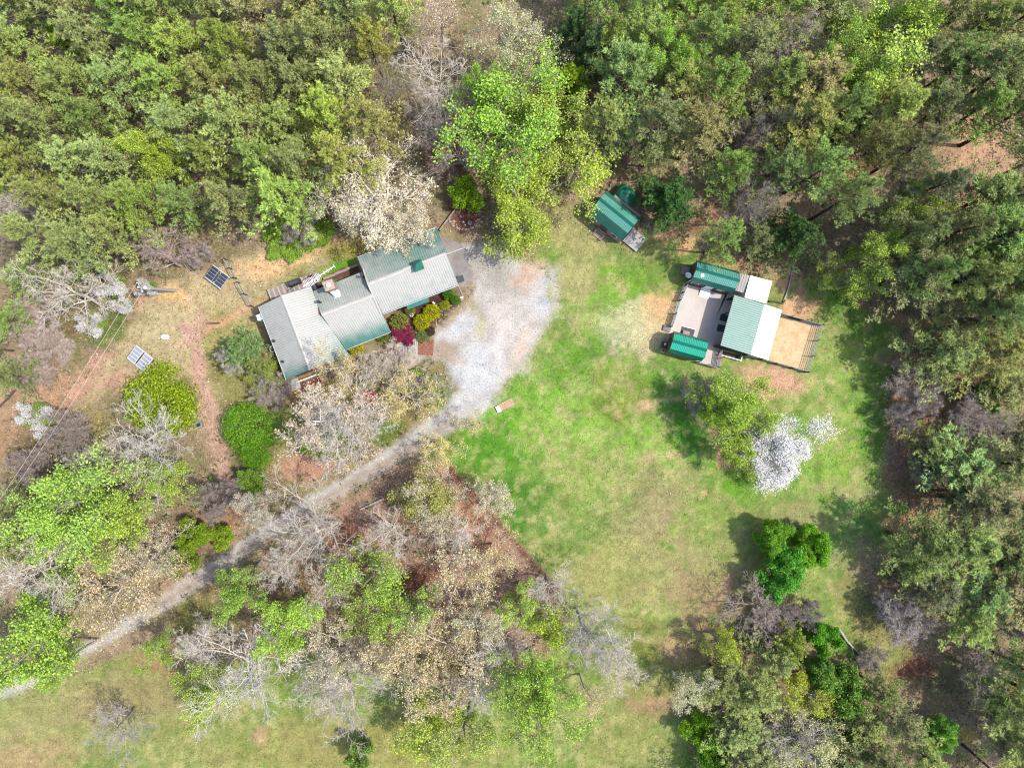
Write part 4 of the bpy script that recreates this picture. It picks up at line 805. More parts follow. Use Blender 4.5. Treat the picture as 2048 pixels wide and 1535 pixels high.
def leaves(name, pos, size, rng, flat=.6, asp=.7):
    n = len(pos); nr = norm(rng.normal(0, 1, (n, 3)) * (1 - flat) + np.array([0, 0, flat])); r = norm(rng.normal(0, 1, (n, 3)))
    u = norm(np.cross(nr, r)); v = np.cross(nr, u); s_ = (size * rng.uniform(.6, 1.35, n))[:, None]
    V = np.stack([pos - u * s_, pos - v * s_ * asp, pos + u * s_, pos + v * s_ * asp], 1)
    return mk_mesh(name, V.reshape(-1, 3), None, np.arange(4 * n).reshape(-1, 4), {'rnd': np.repeat(rng.rand(n), 4)})
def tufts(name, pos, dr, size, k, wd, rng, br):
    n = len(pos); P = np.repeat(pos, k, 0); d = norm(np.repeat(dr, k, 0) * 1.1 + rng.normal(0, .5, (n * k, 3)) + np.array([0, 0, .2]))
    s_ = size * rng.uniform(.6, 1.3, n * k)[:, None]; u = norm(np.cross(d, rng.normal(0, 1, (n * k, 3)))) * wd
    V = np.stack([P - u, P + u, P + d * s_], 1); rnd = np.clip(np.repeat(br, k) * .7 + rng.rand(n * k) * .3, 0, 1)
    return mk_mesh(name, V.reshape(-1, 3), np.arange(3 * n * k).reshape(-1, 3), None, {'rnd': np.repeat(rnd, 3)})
def attach(P, n, rng, t0=.2, spread=.12):
    N, k1, _ = P.shape; t = t0 + (1 - t0) * rng.rand(N, n); f = t * (k1 - 1); i = np.minimum(f.astype(int), k1 - 2); fr = (f - i)[..., None]; ar = np.arange(N)[:, None]
    return (P[ar, i] * (1 - fr) + P[ar, i + 1] * fr + rng.normal(0, spread, (N, n, 3))).reshape(-1, 3)
def decid(seed, h, r, limbs=9, nl=4, size=.17, twig=4, leafy=True, low=.3, th=1.0, spread=.14, asp=.7, multi=False, lean=0.0):
    """broadleaf skeleton; crown radius r, height h"""
    rng = np.random.RandomState(seed); tm = TM(); z = np.array([0., 0, 1])
    if multi:
        n0 = multi; S0 = rng.normal(0, .12, (n0, 3)); S0[:, 2] = 0; az = np.arange(n0) * 6.28 / n0 + rng.rand(n0)
        D = np.stack([np.cos(az) * .5, np.sin(az) * .5, np.ones(n0)], 1); P0, R0 = grow(S0, D, np.full(n0, h * .8), np.full(n0, .07 * th), 5, .1, 0, rng, .3); L0 = np.full(n0, h * .8)
        a = spawn(P0, R0, L0, max(3, limbs // 2), .2, .98, .6, 1.1, .75 * r / h * 1.1, rng, .15)
    else:
        P0, R0 = grow(np.zeros((1, 3)), np.array([[lean, 0, 1.]]), np.array([h * .86]), np.array([.021 * h * th]), 7, .06, .05, rng, .22)
        a = spawn(P0, R0, np.array([h]), limbs, low, .97, .55, 1.2, 1.0 * r / h, rng, .16, .5, .3); a = (a[0], a[1], a[2] * rng.uniform(.55 if not multi else .85, 1.25 if not multi else 1.05, len(a[2])), a[3]); L0 = None
    tm.tubes(P0, R0, 7)
    P1, R1 = grow(a[0], a[1], a[2], a[3], 6, .13, .05, rng, .25); tm.tubes(P1, R1, 5)
    b = spawn(P1, R1, a[2], 7, .22, .98, .5, 1.05, .52, rng, .08, .62); P2, R2 = grow(b[0], b[1], b[2], b[3], 4, .16, .05, rng, .3); tm.tubes(P2, R2, 4)
    c = spawn(P2, R2, b[2], 6, .15, 1., .45, 1.0, .55, rng, .05, .65); P3, R3 = grow(c[0], c[1], c[2], np.maximum(c[3], .02), 2, .18, .04, rng, .4); tm.tubes(P3, R3, 3)
    d = spawn(P3, R3, np.maximum(c[2], .35), twig, .2, 1., .4, 1.0, .6, rng, .05, .7); P4, R4 = grow(d[0], d[1], d[2] * (1 if leafy else 1.35), np.maximum(d[3] * .8, .011), 1 if leafy else 2, .14, .05, rng, .35); tm.tubes(P4, R4, 3)
    tr = tm.mesh('trunk'); lf = None
    if nl: lf = leaves('leaves', attach(P4, nl, rng, .2, spread), size, rng, .3, asp)
    return tr, lf
def pine(seed, h, r, dens=1.0, low=.42, k=7, size=.3, wd=.032):
    rng = np.random.RandomState(seed); tm = TM()
    P0, R0 = grow(np.zeros((1, 3)), np.array([[0, 0, 1.]]), np.array([h * .97]), np.array([.0125 * h]), 8, .025, .05, rng, .2); tm.tubes(P0, R0, 6)
    nb = int(44 * dens); t = np.sort(1 - (1 - low) * rng.uniform(.015, 1, nb) ** .85); az = np.arange(nb) * 2.4 + rng.rand(nb) * 1.2
    f = t * 8; i = np.minimum(f.astype(int), 7); fr = (f - i)[:, None]; pos = P0[0][i] * (1 - fr) + P0[0][i + 1] * fr
    prof = np.clip((1 - t) / (1 - low), 0, 1); L = r * (.16 + .95 * prof ** .75) * rng.uniform(.5, 1.25, nb); el = .12 + 1.1 * t ** 3 * rng.uniform(.6, 1.3, nb)
    D = np.stack([np.cos(az), np.sin(az), el], 1); P1, R1 = grow(pos, D, L, np.full(nb, .035), 5, .09, .06, rng, .3); tm.tubes(P1, R1, 4)
    b = spawn(P1, R1, L, 11, .18, 1., .35, .85, .36, rng, .1, .6, .65); P2, R2 = grow(b[0], b[1], b[2], np.maximum(b[3], .012), 2, .1, .07, rng, .4); tm.tubes(P2, R2, 3)
    c = spawn(P2, R2, np.maximum(b[2], .45), 5, .15, 1., .25, .75, .5, rng, .12, .6)
    P3, _ = grow(c[0], c[1], c[2], c[3], 1, .08, .1, rng)
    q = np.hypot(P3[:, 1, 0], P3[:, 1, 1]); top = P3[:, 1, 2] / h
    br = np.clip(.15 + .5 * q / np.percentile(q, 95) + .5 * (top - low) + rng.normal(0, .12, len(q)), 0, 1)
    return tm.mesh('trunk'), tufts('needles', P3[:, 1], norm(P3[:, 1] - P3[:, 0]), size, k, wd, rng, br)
def mound(seed, rx, hz, n, size):
    """clipped shrub: dense leaf shell over twigs"""
    rng = np.random.RandomState(seed); tm = TM(); m0 = 26
    az = rng.rand(m0) * 6.28; D = np.stack([np.cos(az) * rng.uniform(.1, 1, m0), np.sin(az) * rng.uniform(.1, 1, m0), np.full(m0, .8)], 1)
    P, RR = grow(np.zeros((m0, 3)), D, np.full(m0, hz * .8), np.full(m0, .025), 3, .1, .05, rng); tm.tubes(P, RR, 3)
    d = norm(rng.normal(0, 1, (n, 3))); d[:, 2] = np.abs(d[:, 2]); q = rng.uniform(.72, 1.0, n)[:, None] * (1 + .06 * np.sin(d[:, 0:1] * 7 + 2 * d[:, 1:2] * 5))
    p = np.sign(d) * np.abs(d) ** .8 * q * np.array([rx, rx, hz])
    return tm.mesh('stems'), leaves('leaves', p, size, rng, .35, .7)
MS = {}; DIM = {}
def globe(seed, rx, hz, n, size):
    rng = np.random.RandomState(seed); tm = TM(); m0 = 60
    az = rng.rand(m0) * 6.28; D = np.stack([np.cos(az) * rng.uniform(.1, 1.2, m0), np.sin(az) * rng.uniform(.1, 1.2, m0), np.full(m0, .8)], 1)
    P, RR = grow(np.zeros((m0, 3)), D, np.full(m0, hz * .85), np.full(m0, .05), 4, .12, .03, rng); tm.tubes(P, RR, 4)
    k = 300; cd = norm(rng.normal(0, 1, (k, 3))); cd[:, 2] = np.abs(cd[:, 2]) * 1.0 - .1; cr = rng.uniform(.5, 1.0, k) ** .6 * (1 + .12 * np.sin(cd[:, 0] * 5 + seed) * np.sin(cd[:, 1] * 4))
    c = cd * cr[:, None] * np.array([rx, rx, hz * .62]) + np.array([0, 0, hz * .3]); p = np.repeat(c, n // k, 0) + rng.normal(0, 1, (n // k * k, 3)) * np.array([rx * .1, rx * .1, hz * .07])
    p[:, 2] = np.maximum(p[:, 2], .15)
    return tm.mesh('stems'), leaves('leaves', p, size, rng, .25, .4)
def lib(kind, v):
    key = (kind, v)
    if key in MS: return MS[key]
    sd = v * 31 + sum(map(ord, kind)) * 7
    if kind == 'pine': r_ = pine(sd, 16, [3.5, 3.9, 3.3, 3.7, 4.1, 3.6][v % 6], [1, 1.15, .95, 1.1, 1.2, 1.][v % 6], [.42, .36, .5, .4, .38, .46][v % 6])
    elif kind == 'thin': r_ = pine(sd, 19, 3.4, 1.1, .5)
    elif kind == 'cedar': r_ = pine(sd, 8, 3.2, 1.5, .08, 8, .24, .04)
    elif kind == 'leaf': r_ = decid(sd, 13, 5.2, 10, 6, .085, 5, low=.25, spread=.24)
    elif kind == 'sparse': r_ = decid(sd, 11, 4.6, 10, 3, .08, 5, low=.25, spread=.2)
    elif kind == 'bud': r_ = decid(sd, 12, 5.2, 13, 2, .055, 6, low=.2, th=.7)
    elif kind == 'tan': r_ = decid(sd, 13, 5.4, 10, 2, .075, 5, low=.2, th=.8, spread=.2)
    elif kind == 'bare': r_ = decid(sd, 13, 5.6, 13, 0, .1, 7, low=.18, th=.72, leafy=False)
    elif kind == 'bloom': r_ = decid(sd, 9, 4.2, 12, 7, .06, 5, low=.12, spread=.3)
    elif kind == 'small': r_ = decid(sd, 5, 2.4, 18, 7, .085, 3, low=.1, multi=5, spread=.2)
    elif kind == 'dogwood': r_ = decid(sd, 4.5, 2.0, 10, 5, .06, 3, low=.2, multi=4, spread=.22)
    elif kind == 'brush': r_ = decid(sd, 3.5, 2.6, 16, 0, .1, 4, low=.1, multi=6, th=.4, leafy=False)
    elif kind == 'willow': r_ = decid(sd, 6, 3.9, 12, 12, .13, 4, low=.12, multi=7, spread=.2, asp=.35)
    elif kind == 'globe': r_ = globe(sd, 3.9, 5.5, 12000, .13)
    elif kind == 'mound': r_ = mound(sd, 1.0, 1.0, 2600, .055)
    tv = np.empty(len(r_[0].vertices) * 3, np.float32); r_[0].vertices.foreach_get('co', tv); tv = tv.reshape(-1, 3)
    if r_[1] is not None: q_ = np.empty(len(r_[1].vertices) * 3, np.float32); r_[1].vertices.foreach_get('co', q_); q_ = q_.reshape(-1, 3)
    else: q_ = tv[tv[:, 2] > tv[:, 2].max() * .35]
    cx_, cy_ = (np.percentile(q_[:, i], 4) / 2 + np.percentile(q_[:, i], 96) / 2 for i in (0, 1))
    DIM[key] = (cx_, cy_, np.percentile(np.hypot(q_[:, 0] - cx_, q_[:, 1] - cy_), 94), q_[:, 2].max(), np.median(q_[:, 2]) / q_[:, 2].max())
    MS[key] = r_; smooth(r_[0]); r_[0].materials.append(M_bark)
    if r_[1] is not None: r_[1].materials.append({'pine': M_needle, 'thin': M_needle, 'cedar': M_needle, 'bloom': M_petal, 'dogwood': M_petal}.get(kind, M_leaf))
    return r_
RB = {'globe': 3.9, 'pine': 3.6, 'thin': 3.1, 'cedar': 3.2, 'leaf': 5.2, 'sparse': 4.7, 'bud': 5.2, 'tan': 5.4, 'bare': 5.6, 'bloom': 4.0, 'small': 2.6, 'dogwood': 2.1, 'brush': 2.7, 'willow': 3.9, 'mound': 1.0}
HB = {'globe': 5.5, 'pine': 16, 'thin': 19, 'cedar': 8, 'leaf': 13, 'sparse': 11, 'bud': 12, 'tan': 13, 'bare': 13, 'bloom': 9, 'small': 5, 'dogwood': 4.5, 'brush': 3.5, 'willow': 6, 'mound': 1.0}
CF = {'thin': .84, 'pine': .72, 'mound': .6, 'cedar': .5, 'brush': .6, 'willow': .6}
NAME = {'pine': 'pine_tree', 'thin': 'pine_tree', 'cedar': 'cedar_tree', 'leaf': 'broadleaf_tree', 'sparse': 'broadleaf_tree', 'bud': 'budding_tree', 'tan': 'budding_tree', 'bare': 'bare_tree', 'bloom': 'flowering_tree', 'small': 'small_tree', 'dogwood': 'dogwood_tree', 'brush': 'bare_shrub', 'willow': 'round_tree', 'globe': 'round_tree', 'mound': 'clipped_shrub'}
CAT = {'bare_shrub': 'shrub', 'clipped_shrub': 'shrub'}
GRP = {'pine': 'pines of the surrounding wood', 'thin': 'tall thin pines on the east side', 'mound': 'clipped shrubs beside the house'}
BARK = {'pine': (105, 92, 84), 'thin': (92, 76, 68), 'cedar': (110, 92, 80), 'bare': (226, 218, 210), 'bud': (206, 198, 188), 'tan': (204, 194, 182), 'leaf': (160, 152, 146), 'sparse': (176, 168, 160), 'bloom': (120, 110, 104), 'brush': (184, 172, 168)}
CNT = [0]
FG = 2.0   # leaves scatter and pass light, so their base colour is set against this lift
def tree(kind, px, py, rpx, h, color, label, v=None, bark=None, name=None, group=None, rz=None, sq=1.0):
    CNT[0] += 1; rr = random.Random(CNT[0] * 13 + int(px))
    v = rr.randrange({'pine': 6, 'thin': 3, 'leaf': 4, 'bare': 4, 'tan': 4, 'bud': 3, 'sparse': 3}.get(kind, 2)) if v is None else v
    tr, lf = lib(kind, v); cx_, cy_, r9, hm, zf = DIM[(kind, v)]; zc = h * zf
    x, y = W(px, py, zc); rw = rpx * S * (H - zc) / H
    nm = name or NAME[kind]
    t = thing(nm, label, CAT.get(nm, 'shrub' if 'shrub' in nm or 'bush' in nm else 'tree'), (x, y, gz(np.array([x]), np.array([y]))[0] - .05 if kind != 'mound' else 0), rr.uniform(0, 6.28) if rz is None else rz, group or GRP.get(kind))
    sx = rw / r9; t.scale = (sx, sx * sq, h / hm); rz_ = t.rotation_euler[2]; ox, oy = cx_ * sx, cy_ * sx * sq
    t.location.x -= math.cos(rz_) * ox - math.sin(rz_) * oy; t.location.y -= math.sin(rz_) * ox + math.cos(rz_) * oy
    o = obj('stems' if kind == 'mound' else 'trunk', tr, None, t); bc = alb(bark or BARK.get(kind, (150, 140, 132)), 2.0); o.color = (min(.8, bc[0] * 1.05), bc[1], bc[2] * .9, 1)
    if lf is not None and color is not None:
        o = obj({'pine': 'crown', 'thin': 'crown', 'cedar': 'crown', 'bloom': 'blossom', 'dogwood': 'blossom'}.get(kind, 'foliage'), lf, None, t)
        j = rr.uniform(.9, 1.1); o.color = (*[min(.8, c * j) for c in (alb(color, FG) if kind not in ('bloom', 'dogwood') else (.58, .57, .55))], 1)
    return t
BGR = (172, 218, 84); YGR = (192, 216, 76); OLV = (158, 172, 98); OLD = (128, 146, 80); PNK = (215, 180, 165); CRM = (240, 232, 204); TAN = (222, 196, 130); YEL = (226, 206, 100)
T = tree
T('leaf', 1025, 240, 122, 15, BGR, 'biggest bright green tree, north of the driveway and east of the arching bare tree', 0)
T('leaf', 1095, 215, 85, 13, (191, 218, 99), 'bright green tree joined to the right side of the biggest green tree', 1)
T('leaf', 950, 170, 42, 14, BGR, 'small bright green crown beside the fork of the arching bare tree', 2)
T('cedar', 1140, 165, 42, 9, (160, 196, 50), 'yellow green evergreen between the biggest green tree and the leafy gap')
T('sparse', 1150, 345, 80, 11, YGR, 'yellow green tree overhanging the green shed roof', 0)
T('leaf', 1050, 390, 80, 9, YGR, 'yellow green tree at the north end of the driveway', 3)
T('sparse', 1030, 455, 66, 8, (184, 208, 80), 'sparse yellow green tree casting leaves over the top of the gravel', 1)
T('small', 935, 388, 32, 3.5, (146, 190, 40), 'low bright green bush above the mulched bed')
T('leaf', 290, 290, 52, 15, (205, 230, 91), 'bright yellow green tree standing alone among the upper left pines', 1)
T('leaf', 325, 325, 44, 12, (191, 218, 74), 'lower brighter half crown beside the yellow green tree among the pines', 2)
T('small', 152, 82, 26, 10, (168, 215, 50), 'small vivid green crown near the dark gap in the upper left corner')
T('leaf', 1330, 112, 52, 14, (176, 220, 91), 'vivid green tree behind the pines, left of the upper middle', 0)
T('leaf', 1375, 118, 38, 14, (181, 220, 94), 'smaller vivid green crown right beside the vivid green tree')
T('leaf', 1745, 70, 105, 16, (193, 223, 102), 'large bright green tree at the top edge toward the upper right', 3)
T('leaf', 1690, 130, 60, 13, (173, 213, 91), 'bright green crown just below left of the large upper right tree')
T('leaf', 1810, 20, 60, 16, (194, 227, 96), 'bright green crown at the top edge right of the large green tree')
T('sparse', 1720, 160, 60, 13, (178, 206, 86), 'pale yellow green tree under the large upper right green tree')
T('leaf', 1770, 490, 66, 12, (190, 217, 91), 'bright leafy tree at the north east edge of the clearing', 2)
T('sparse', 1715, 560, 52, 9, (170, 200, 70), 'thin yellow green tree leaning over the north east lawn edge')
T('sparse', 1655, 545, 34, 7, (172, 198, 78), 'small sparse tree beside the short pale log')
T('leaf', 1830, 405, 52, 13, (175, 204, 82), 'bright green crown north of the leafy tree at the clearing edge')
T('leaf', 1995, 392, 30, 12, (188, 220, 91), 'small yellow green crown near the right edge above the dark pines')
T('globe', 318, 802, 72, 6, (167, 196, 40), 'round lime green tree south of the pale solar array', 0)
T('globe', 492, 855, 50, 5, (134, 190, 50), 'deep green leafy bush at the west side of the garden woodland', 1, name='leafy_bush')
T('globe', 512, 905, 34, 4, (125, 184, 46), 'lower deep green bush touching the larger deep green one', 0, name='leafy_bush')
T('leaf', 150, 1015, 110, 15, (175, 215, 96), 'large bright green tree on the left, south of the bare spreading tree', 0)
T('leaf', 240, 1030, 90, 13, (183, 212, 87), 'bright green tree joined to the right of the large left one', 2)
T('leaf', 335, 965, 60, 9, (179, 207, 91), 'light green small tree right of the left hand green trees')
T('leaf', 110, 1050, 70, 13, (180, 220, 99), 'outer bright green crown nearest the left edge below the wires', 1)
T('leaf', 55, 1270, 105, 14, (175, 215, 86), 'large yellow green tree at the lower left edge beside the drive', 3)
T('leaf', 110, 1335, 46, 11, (180, 218, 91), 'yellow green tree overhanging the lower left end of the drive', 0)
T('sparse', 325, 1300, 40, 9, (166, 200, 76), 'thin yellow green tree on the lawn just south of the drive')
T('leaf', 470, 1185, 54, 12, (175, 215, 96), 'bright green tree overhanging the drive in the lower left', 1)
T('leaf', 585, 1255, 70, 12, (173, 212, 82), 'rich green tree right of the large white branched bare tree', 3)
T('leaf', 400, 1385, 66, 9, (186, 212, 92), 'light green tree below left of the white branched bare tree')
T('sparse', 735, 1150, 72, 12, (170, 208, 76), 'sparse yellow green tree in the middle of the leaf covered wedge', 2)
T('sparse', 745, 1225, 62, 11, (174, 208, 70), 'sparse yellow green tree above the tan budding trees', 0)
T('leaf', 830, 1215, 46, 10, (188, 222, 116), 'pale green crown in the middle of the budding grove')
T('leaf', 1070, 1360, 80, 14, (175, 215, 86), 'large leafy green tree at the bottom middle of the photo', 2)
T('leaf', 1075, 1440, 80, 14, (180, 213, 94), 'lower crown of the two large green trees at the bottom middle', 0)
T('leaf', 1035, 1205, 42, 10, (199, 227, 111), 'small pale green crown at the foot of the brown leaf wedge')
T('sparse', 1100, 1235, 56, 10, (184, 212, 70), 'green tree between the leaf wedge and the bare tree on the lawn', 1)
T('leaf', 1490, 815, 76, 9.5, (172, 207, 77), 'green tree on the meadow behind the white flowering tree', 1)
T('leaf', 1430, 812, 52, 8, (157, 196, 50), 'thin green tree left of the flowering tree with a bare branch', 2)
T('leaf', 1480, 900, 50, 8, (183, 212, 82), 'lower green crown left of the white flowering tree', 2)
T('bloom', 1574, 885, 66, 8, (235, 232, 234), 'white flowering tree on the east side of the meadow, larger crown', 0)
T('bloom', 1548, 932, 50, 6.5, (244, 242, 244), 'lower rounder white flowering crown beside the larger one', 1)
for a, b, r_, h_, c_, l_ in ((1553, 1078, 34, 6, (150, 208, 66), 'upper left one of three deep green leafy trees on the lower meadow'), (1622, 1092, 36, 6.5, (152, 212, 62), 'upper right one of three deep green leafy trees on the lower meadow'), (1566, 1146, 48, 7, (122, 200, 74), 'lowest and largest of three deep green leafy trees on the lower meadow'), (1650, 1278, 30, 5, (126, 200, 62), 'small deep green tree beside the grey fallen trunk'), (1990, 1397, 28, 7, (124, 200, 70), 'small vivid green tree near the lower right edge'), (1395, 1458, 34, 4, (150, 200, 50), 'deep green shrub tree under the pale round budding tree'), (1425, 1500, 32, 5, (140, 196, 60), 'green bush below the deep green shrub tree at the bottom'), (1690, 1465, 26, 5, (136, 190, 56), 'small green tree right of the big grey bare tree at the bottom'), (1675, 1375, 46, 7, (150, 194, 84), 'dark green leafy tree in the lower right wood'), (1640, 1345, 28, 6, (140, 184, 84), 'dark green crown with white specks above the lower right wood'), (1880, 1472, 34, 6, (156, 218, 96), 'fresh lime green crown near the lower right corner')):
    T('willow' if 'deep green leafy trees' in l_ or 'vivid' in l_ or 'lime' in l_ else 'small', a, b, r_, h_, c_, l_, name='leafy_tree')
T('sparse', 1608, 1390, 46, 9, (200, 214, 66), 'sparse yellow tree in the lower right wood', 2)
T('sparse', 1447, 1300, 38, 8, (186, 206, 66), 'leaning yellow green tree over the bare soil patch', 1)
T('bud', 1390, 1385, 52, 8.5, (220, 224, 167), 'pale round budding tree left of the lower right wood', 0)
T('cedar', 1575, 1292, 44, 8, (164, 182, 80), 'olive cedar left of the small deep green tree')
T('cedar', 1338, 398, 58, 9, (84, 124, 62), 'dark green cedar east of the tarpaulin and the green shed')
T('cedar', 1592, 470, 58, 10, (92, 122, 66), 'dark cedar at the wood edge north of the log fence')
T('cedar', 1690, 245, 40, 9, (70, 106, 56), 'dark cedar in the gap of the thin eastern pines')
T('cedar', 1150, 60, 40, 12, (120, 156, 100), 'blue green pine at the top edge right of the budding tree')
T('cedar', 1185, 95, 44, 12, (132, 160, 108), 'blue green pine above the brown leaf gap')
T('tan', 885, 45, 66, 15, (234, 209, 185), 'pinkish tan budding tree at the top edge of the photo', 0)
T('bare', 875, 150, 82, 15, None, 'arching bare grey tree between the pines and the biggest green tree', 1)
T('bare', 905, 300, 62, 10, None, 'thin bare tree over the red brown clearing north of the house', 2, (191, 181, 177))
T('bare', 860, 235, 55, 10, None, 'small bare tree just below the arching bare tree', 0, (191, 185, 181))
T('bud', 1010, 90, 78, 15, (220, 227, 167), 'pale green budding tree at the top, above the biggest green tree', 1)
T('bud', 1060, 110, 60, 14, (219, 223, 160), 'pale budding crown right of the top budding tree', 2)
T('bud', 765, 390, 110, 11, CRM, 'large cream budding tree just north of the long house', 0, (226, 217, 209))
T('bud', 700, 395, 70, 10, (227, 224, 194), 'cream budding tree left of the large one, near the pines', 2, (206, 196, 184))
T('bud', 820, 455, 52, 8, CRM, 'small cream budding tree touching the teal roof of the house', 1)
T('bare', 1585, 60, 48, 12, None, 'pale bare tree left of the large upper right green tree', 3, (211, 201, 196))
T('bare', 1790, 405, 40, 12, None, 'dark bare tree above the bright leafy tree at the clearing edge', 0, (160, 153, 151))
T('bare', 145, 590, 88, 12, None, 'white grey spreading bare tree left of the utility pole', 2)
T('bare', 22, 398, 50, 14, None, 'white bare crown at the left edge below the pine wood', 1)
T('bare', 325, 485, 62, 9, None, 'pinkish grey bare tree north of the utility pole', 3, (197, 179, 176))
T('brush', 280, 480, 34, 5, None, 'grey twiggy shrub left of the pinkish bare tree', bark=(200, 189, 188))
T('brush', 392, 508, 28, 4, None, 'grey twiggy shrub above the dark solar array', bark=(197, 186, 186))
T('bare', 285, 890, 98, 11, None, 'white bare tree spreading under the round lime green tree', 0, (212, 208, 204))
T('bare', 170, 930, 50, 8, None, 'low white bare tree left of the spreading one', 1)
T('bare', 85, 1150, 90, 14, None, 'grey bare tree with radiating branches at the left edge', 3)
T('bare', 610, 1070, 100, 14, None, 'large pale bare tree straddling the drive in the lower left', 0, (205, 199, 192))
T('bud', 505, 1020, 42, 13, (226, 219, 195), 'pale budding tree north of the drive beside the large bare one', 2)
T('bare', 470, 1330, 110, 14, None, 'large white branched bare tree on the lower left lawn', 1, (216, 212, 208))
T('bare', 235, 1465, 62, 8, None, 'small grey bare tree on the bottom left lawn', 2, (186, 179, 176))
T('bare', 700, 1400, 92, 13, None, 'pinkish bare tree at the lower edge of the budding grove', 3, (203, 193, 188))
T('bare', 1185, 1270, 88, 12, None, 'grey bare tree leaning over the lawn below the leaf wedge', 0, (200, 193, 189))
T('bare', 1505, 1215, 66, 8, None, 'brown grey bare tree west of the deep green tree group', 1, (176, 164, 159))
T('brush', 1812, 1238, 50, 6, None, 'pale grey bare crown standing alone in the lower right clearing', bark=(212, 204, 203), rz=.6)
T('brush', 1780, 1212, 30, 5, None, 'small pale grey bare crown up left of the lone one', bark=(208, 200, 199))
T('brush', 1620, 1226, 28, 5, None, 'small grey bare shrub under the deep green tree group', bark=(197, 188, 188))
T('bud', 1610, 1500, 80, 10, (209, 215, 139), 'big grey budding tree at the bottom of the lower right wood', 1, (186, 176, 174))
T('bare', 1590, 1490, 70, 10, None, 'grey bare tree mixed into the big grey budding tree', 2, (197, 191, 189))
T('brush', 1840, 775, 56, 6, None, 'grey brushy tree on the brown strip east of the meadow', bark=(195, 185, 179))
T('brush', 1812, 828, 34, 5, None, 'small pinkish grey brush below the brushy tree on the brown strip', bark=(197, 187, 186))
T('bare', 1945, 822, 42, 9, None, 'thin bare tree in front of the dark right hand pines', 3, (200, 192, 188))
T('brush', 1855, 938, 36, 5, None, 'pale bare brush beside the lower olive tree on the brown strip', bark=(200, 191, 187))
T('brush', 782, 735, 48, 1.8, None, 'broad mound of tan twigs between the walkway and the house', bark=(203, 193, 184), name='weeping_shrub')
T('brush', 742, 732, 30, 1.6, None, 'smaller mound of tan twigs left of the broad one', bark=(205, 197, 186), name='weeping_shrub')
T('brush', 848, 775, 32, 2, None, 'grey bare shrub south of the brick pad', bark=(184, 176, 172))
T('brush', 1405, 795, 36, 5, None, 'pale bare branchy shrub at the left foot of the meadow tree', bark=(195, 188, 187))
T('brush', 2035, 1245, 34, 7, None, 'grey bare crown on the right edge', bark=(197, 188, 188))
T('brush', 2010, 1480, 40, 7, None, 'grey pink bare crown in the lower right corner', bark=(200, 191, 188))
T('brush', 1745, 1320, 30, 3, None, 'thin twiggy shrub at the top of the fallen trunk', bark=(195, 185, 180))
T('brush', 1215, 270, 34, 5, None, 'grey bare shrub at the lower end of the leafy gap', bark=(179, 172, 172))
T('brush', 60, 640, 50, 4, None, 'pinkish brush west of the spreading bare tree', bark=(200, 185, 180))
T('brush', 100, 690, 46, 4, None, 'pink grey brush near the far left fallen trunk', bark=(200, 186, 181))
T('brush', 60, 740, 40, 4, None, 'low brush above the dogwood near the left edge', bark=(203, 188, 184))
T('brush', 600, 455, 40, 4, None, 'grey twigs behind the bright ground cover north of the house', bark=(188, 183, 177))
T('cedar', 485, 700, 42, 7, (128, 160, 96), 'cedar with lichen white twigs west of the house', 0, (214, 214, 204))
T('brush', 462, 715, 28, 6, None, 'white twisted bare branches beside the west cedar', bark=(219, 217, 213))
T('sparse', 525, 745, 40, 5, (150, 170, 64), 'sparse green shrub at the south west corner of the house', 0)
T('brush', 540, 780, 40, 4, None, 'grey brush beside the porch step', bark=(195, 183, 176))
T('tan', 690, 735, 58, 10, (236, 220, 167), 'yellow budding tree hanging over the south end of the house roof', 1)
T('bud', 665, 850, 95, 13, (226, 205, 180), 'wide pale branched tree in the garden woodland south of the house', 1, (236, 228, 222))
T('bare', 690, 850, 100, 13, None, 'bare white limbed tree sharing the wide garden woodland crown', 0, (212, 208, 204))
T('tan', 820, 795, 62, 6.5, (230, 216, 143), 'yellow flowering tree at the bend of the drive', 3, name='flowering_tree')
T('tan', 775, 818, 34, 5, (220, 209, 143), 'small yellow green tree left of the yellow flowering one', 0)
T('tan', 883, 893, 44, 7, (243, 229, 143), 'bright yellow budding tree on the lawn corner beside the drive', 1, name='flowering_tree')
T('tan', 935, 840, 34, 6, (231, 219, 160), 'pale yellow tree leaning from the drive toward the meadow', 2)
T('sparse', 845, 985, 62, 9, (176, 178, 92), 'olive budding tree on the leaf wedge close to the drive', 1)
T('bud', 880, 1010, 66, 10, (220, 209, 167), 'tan budding tree at the upper edge of the leaf wedge', 0)
T('tan', 235, 1180, 92, 12, (234, 212, 166), 'tan budding tree left of the drive in the lower left', 3)
T('tan', 185, 1235, 50, 11, (238, 220, 168), 'pale tan budding tree lying over the lower drive', 0)
T('tan', 880, 1290, 92, 13, (237, 219, 167), 'largest tan budding tree of the bottom grove', 1)
T('tan', 800, 1340, 80, 12, (234, 216, 166), 'tan budding tree left of the largest in the bottom grove', 2)
T('tan', 880, 1400, 76, 12, (236, 217, 163), 'tan budding tree below the largest in the bottom grove', 0)
T('tan', 920, 1160, 80, 12, (233, 215, 164), 'tan budding tree above the bottom grove at the leaf wedge', 3)
T('tan', 985, 1115, 56, 10, (237, 217, 164), 'small tan tree at the right edge of the leaf wedge', 1)
T('tan', 760, 1290, 60, 10, (227, 210, 160), 'small tan tree at the upper left of the bottom grove', 0)
T('bud', 960, 1260, 60, 12, (223, 220, 174), 'grey green budding tree right of the bottom grove', 2)
T('tan', 1190, 1400, 42, 8, (238, 220, 171), 'pale tan tree on the lawn right of the large green ones', 2)
T('sparse', 850, 1480, 70, 10, (182, 204, 80), 'sparse yellow green tree at the bottom edge left of the middle', 1)
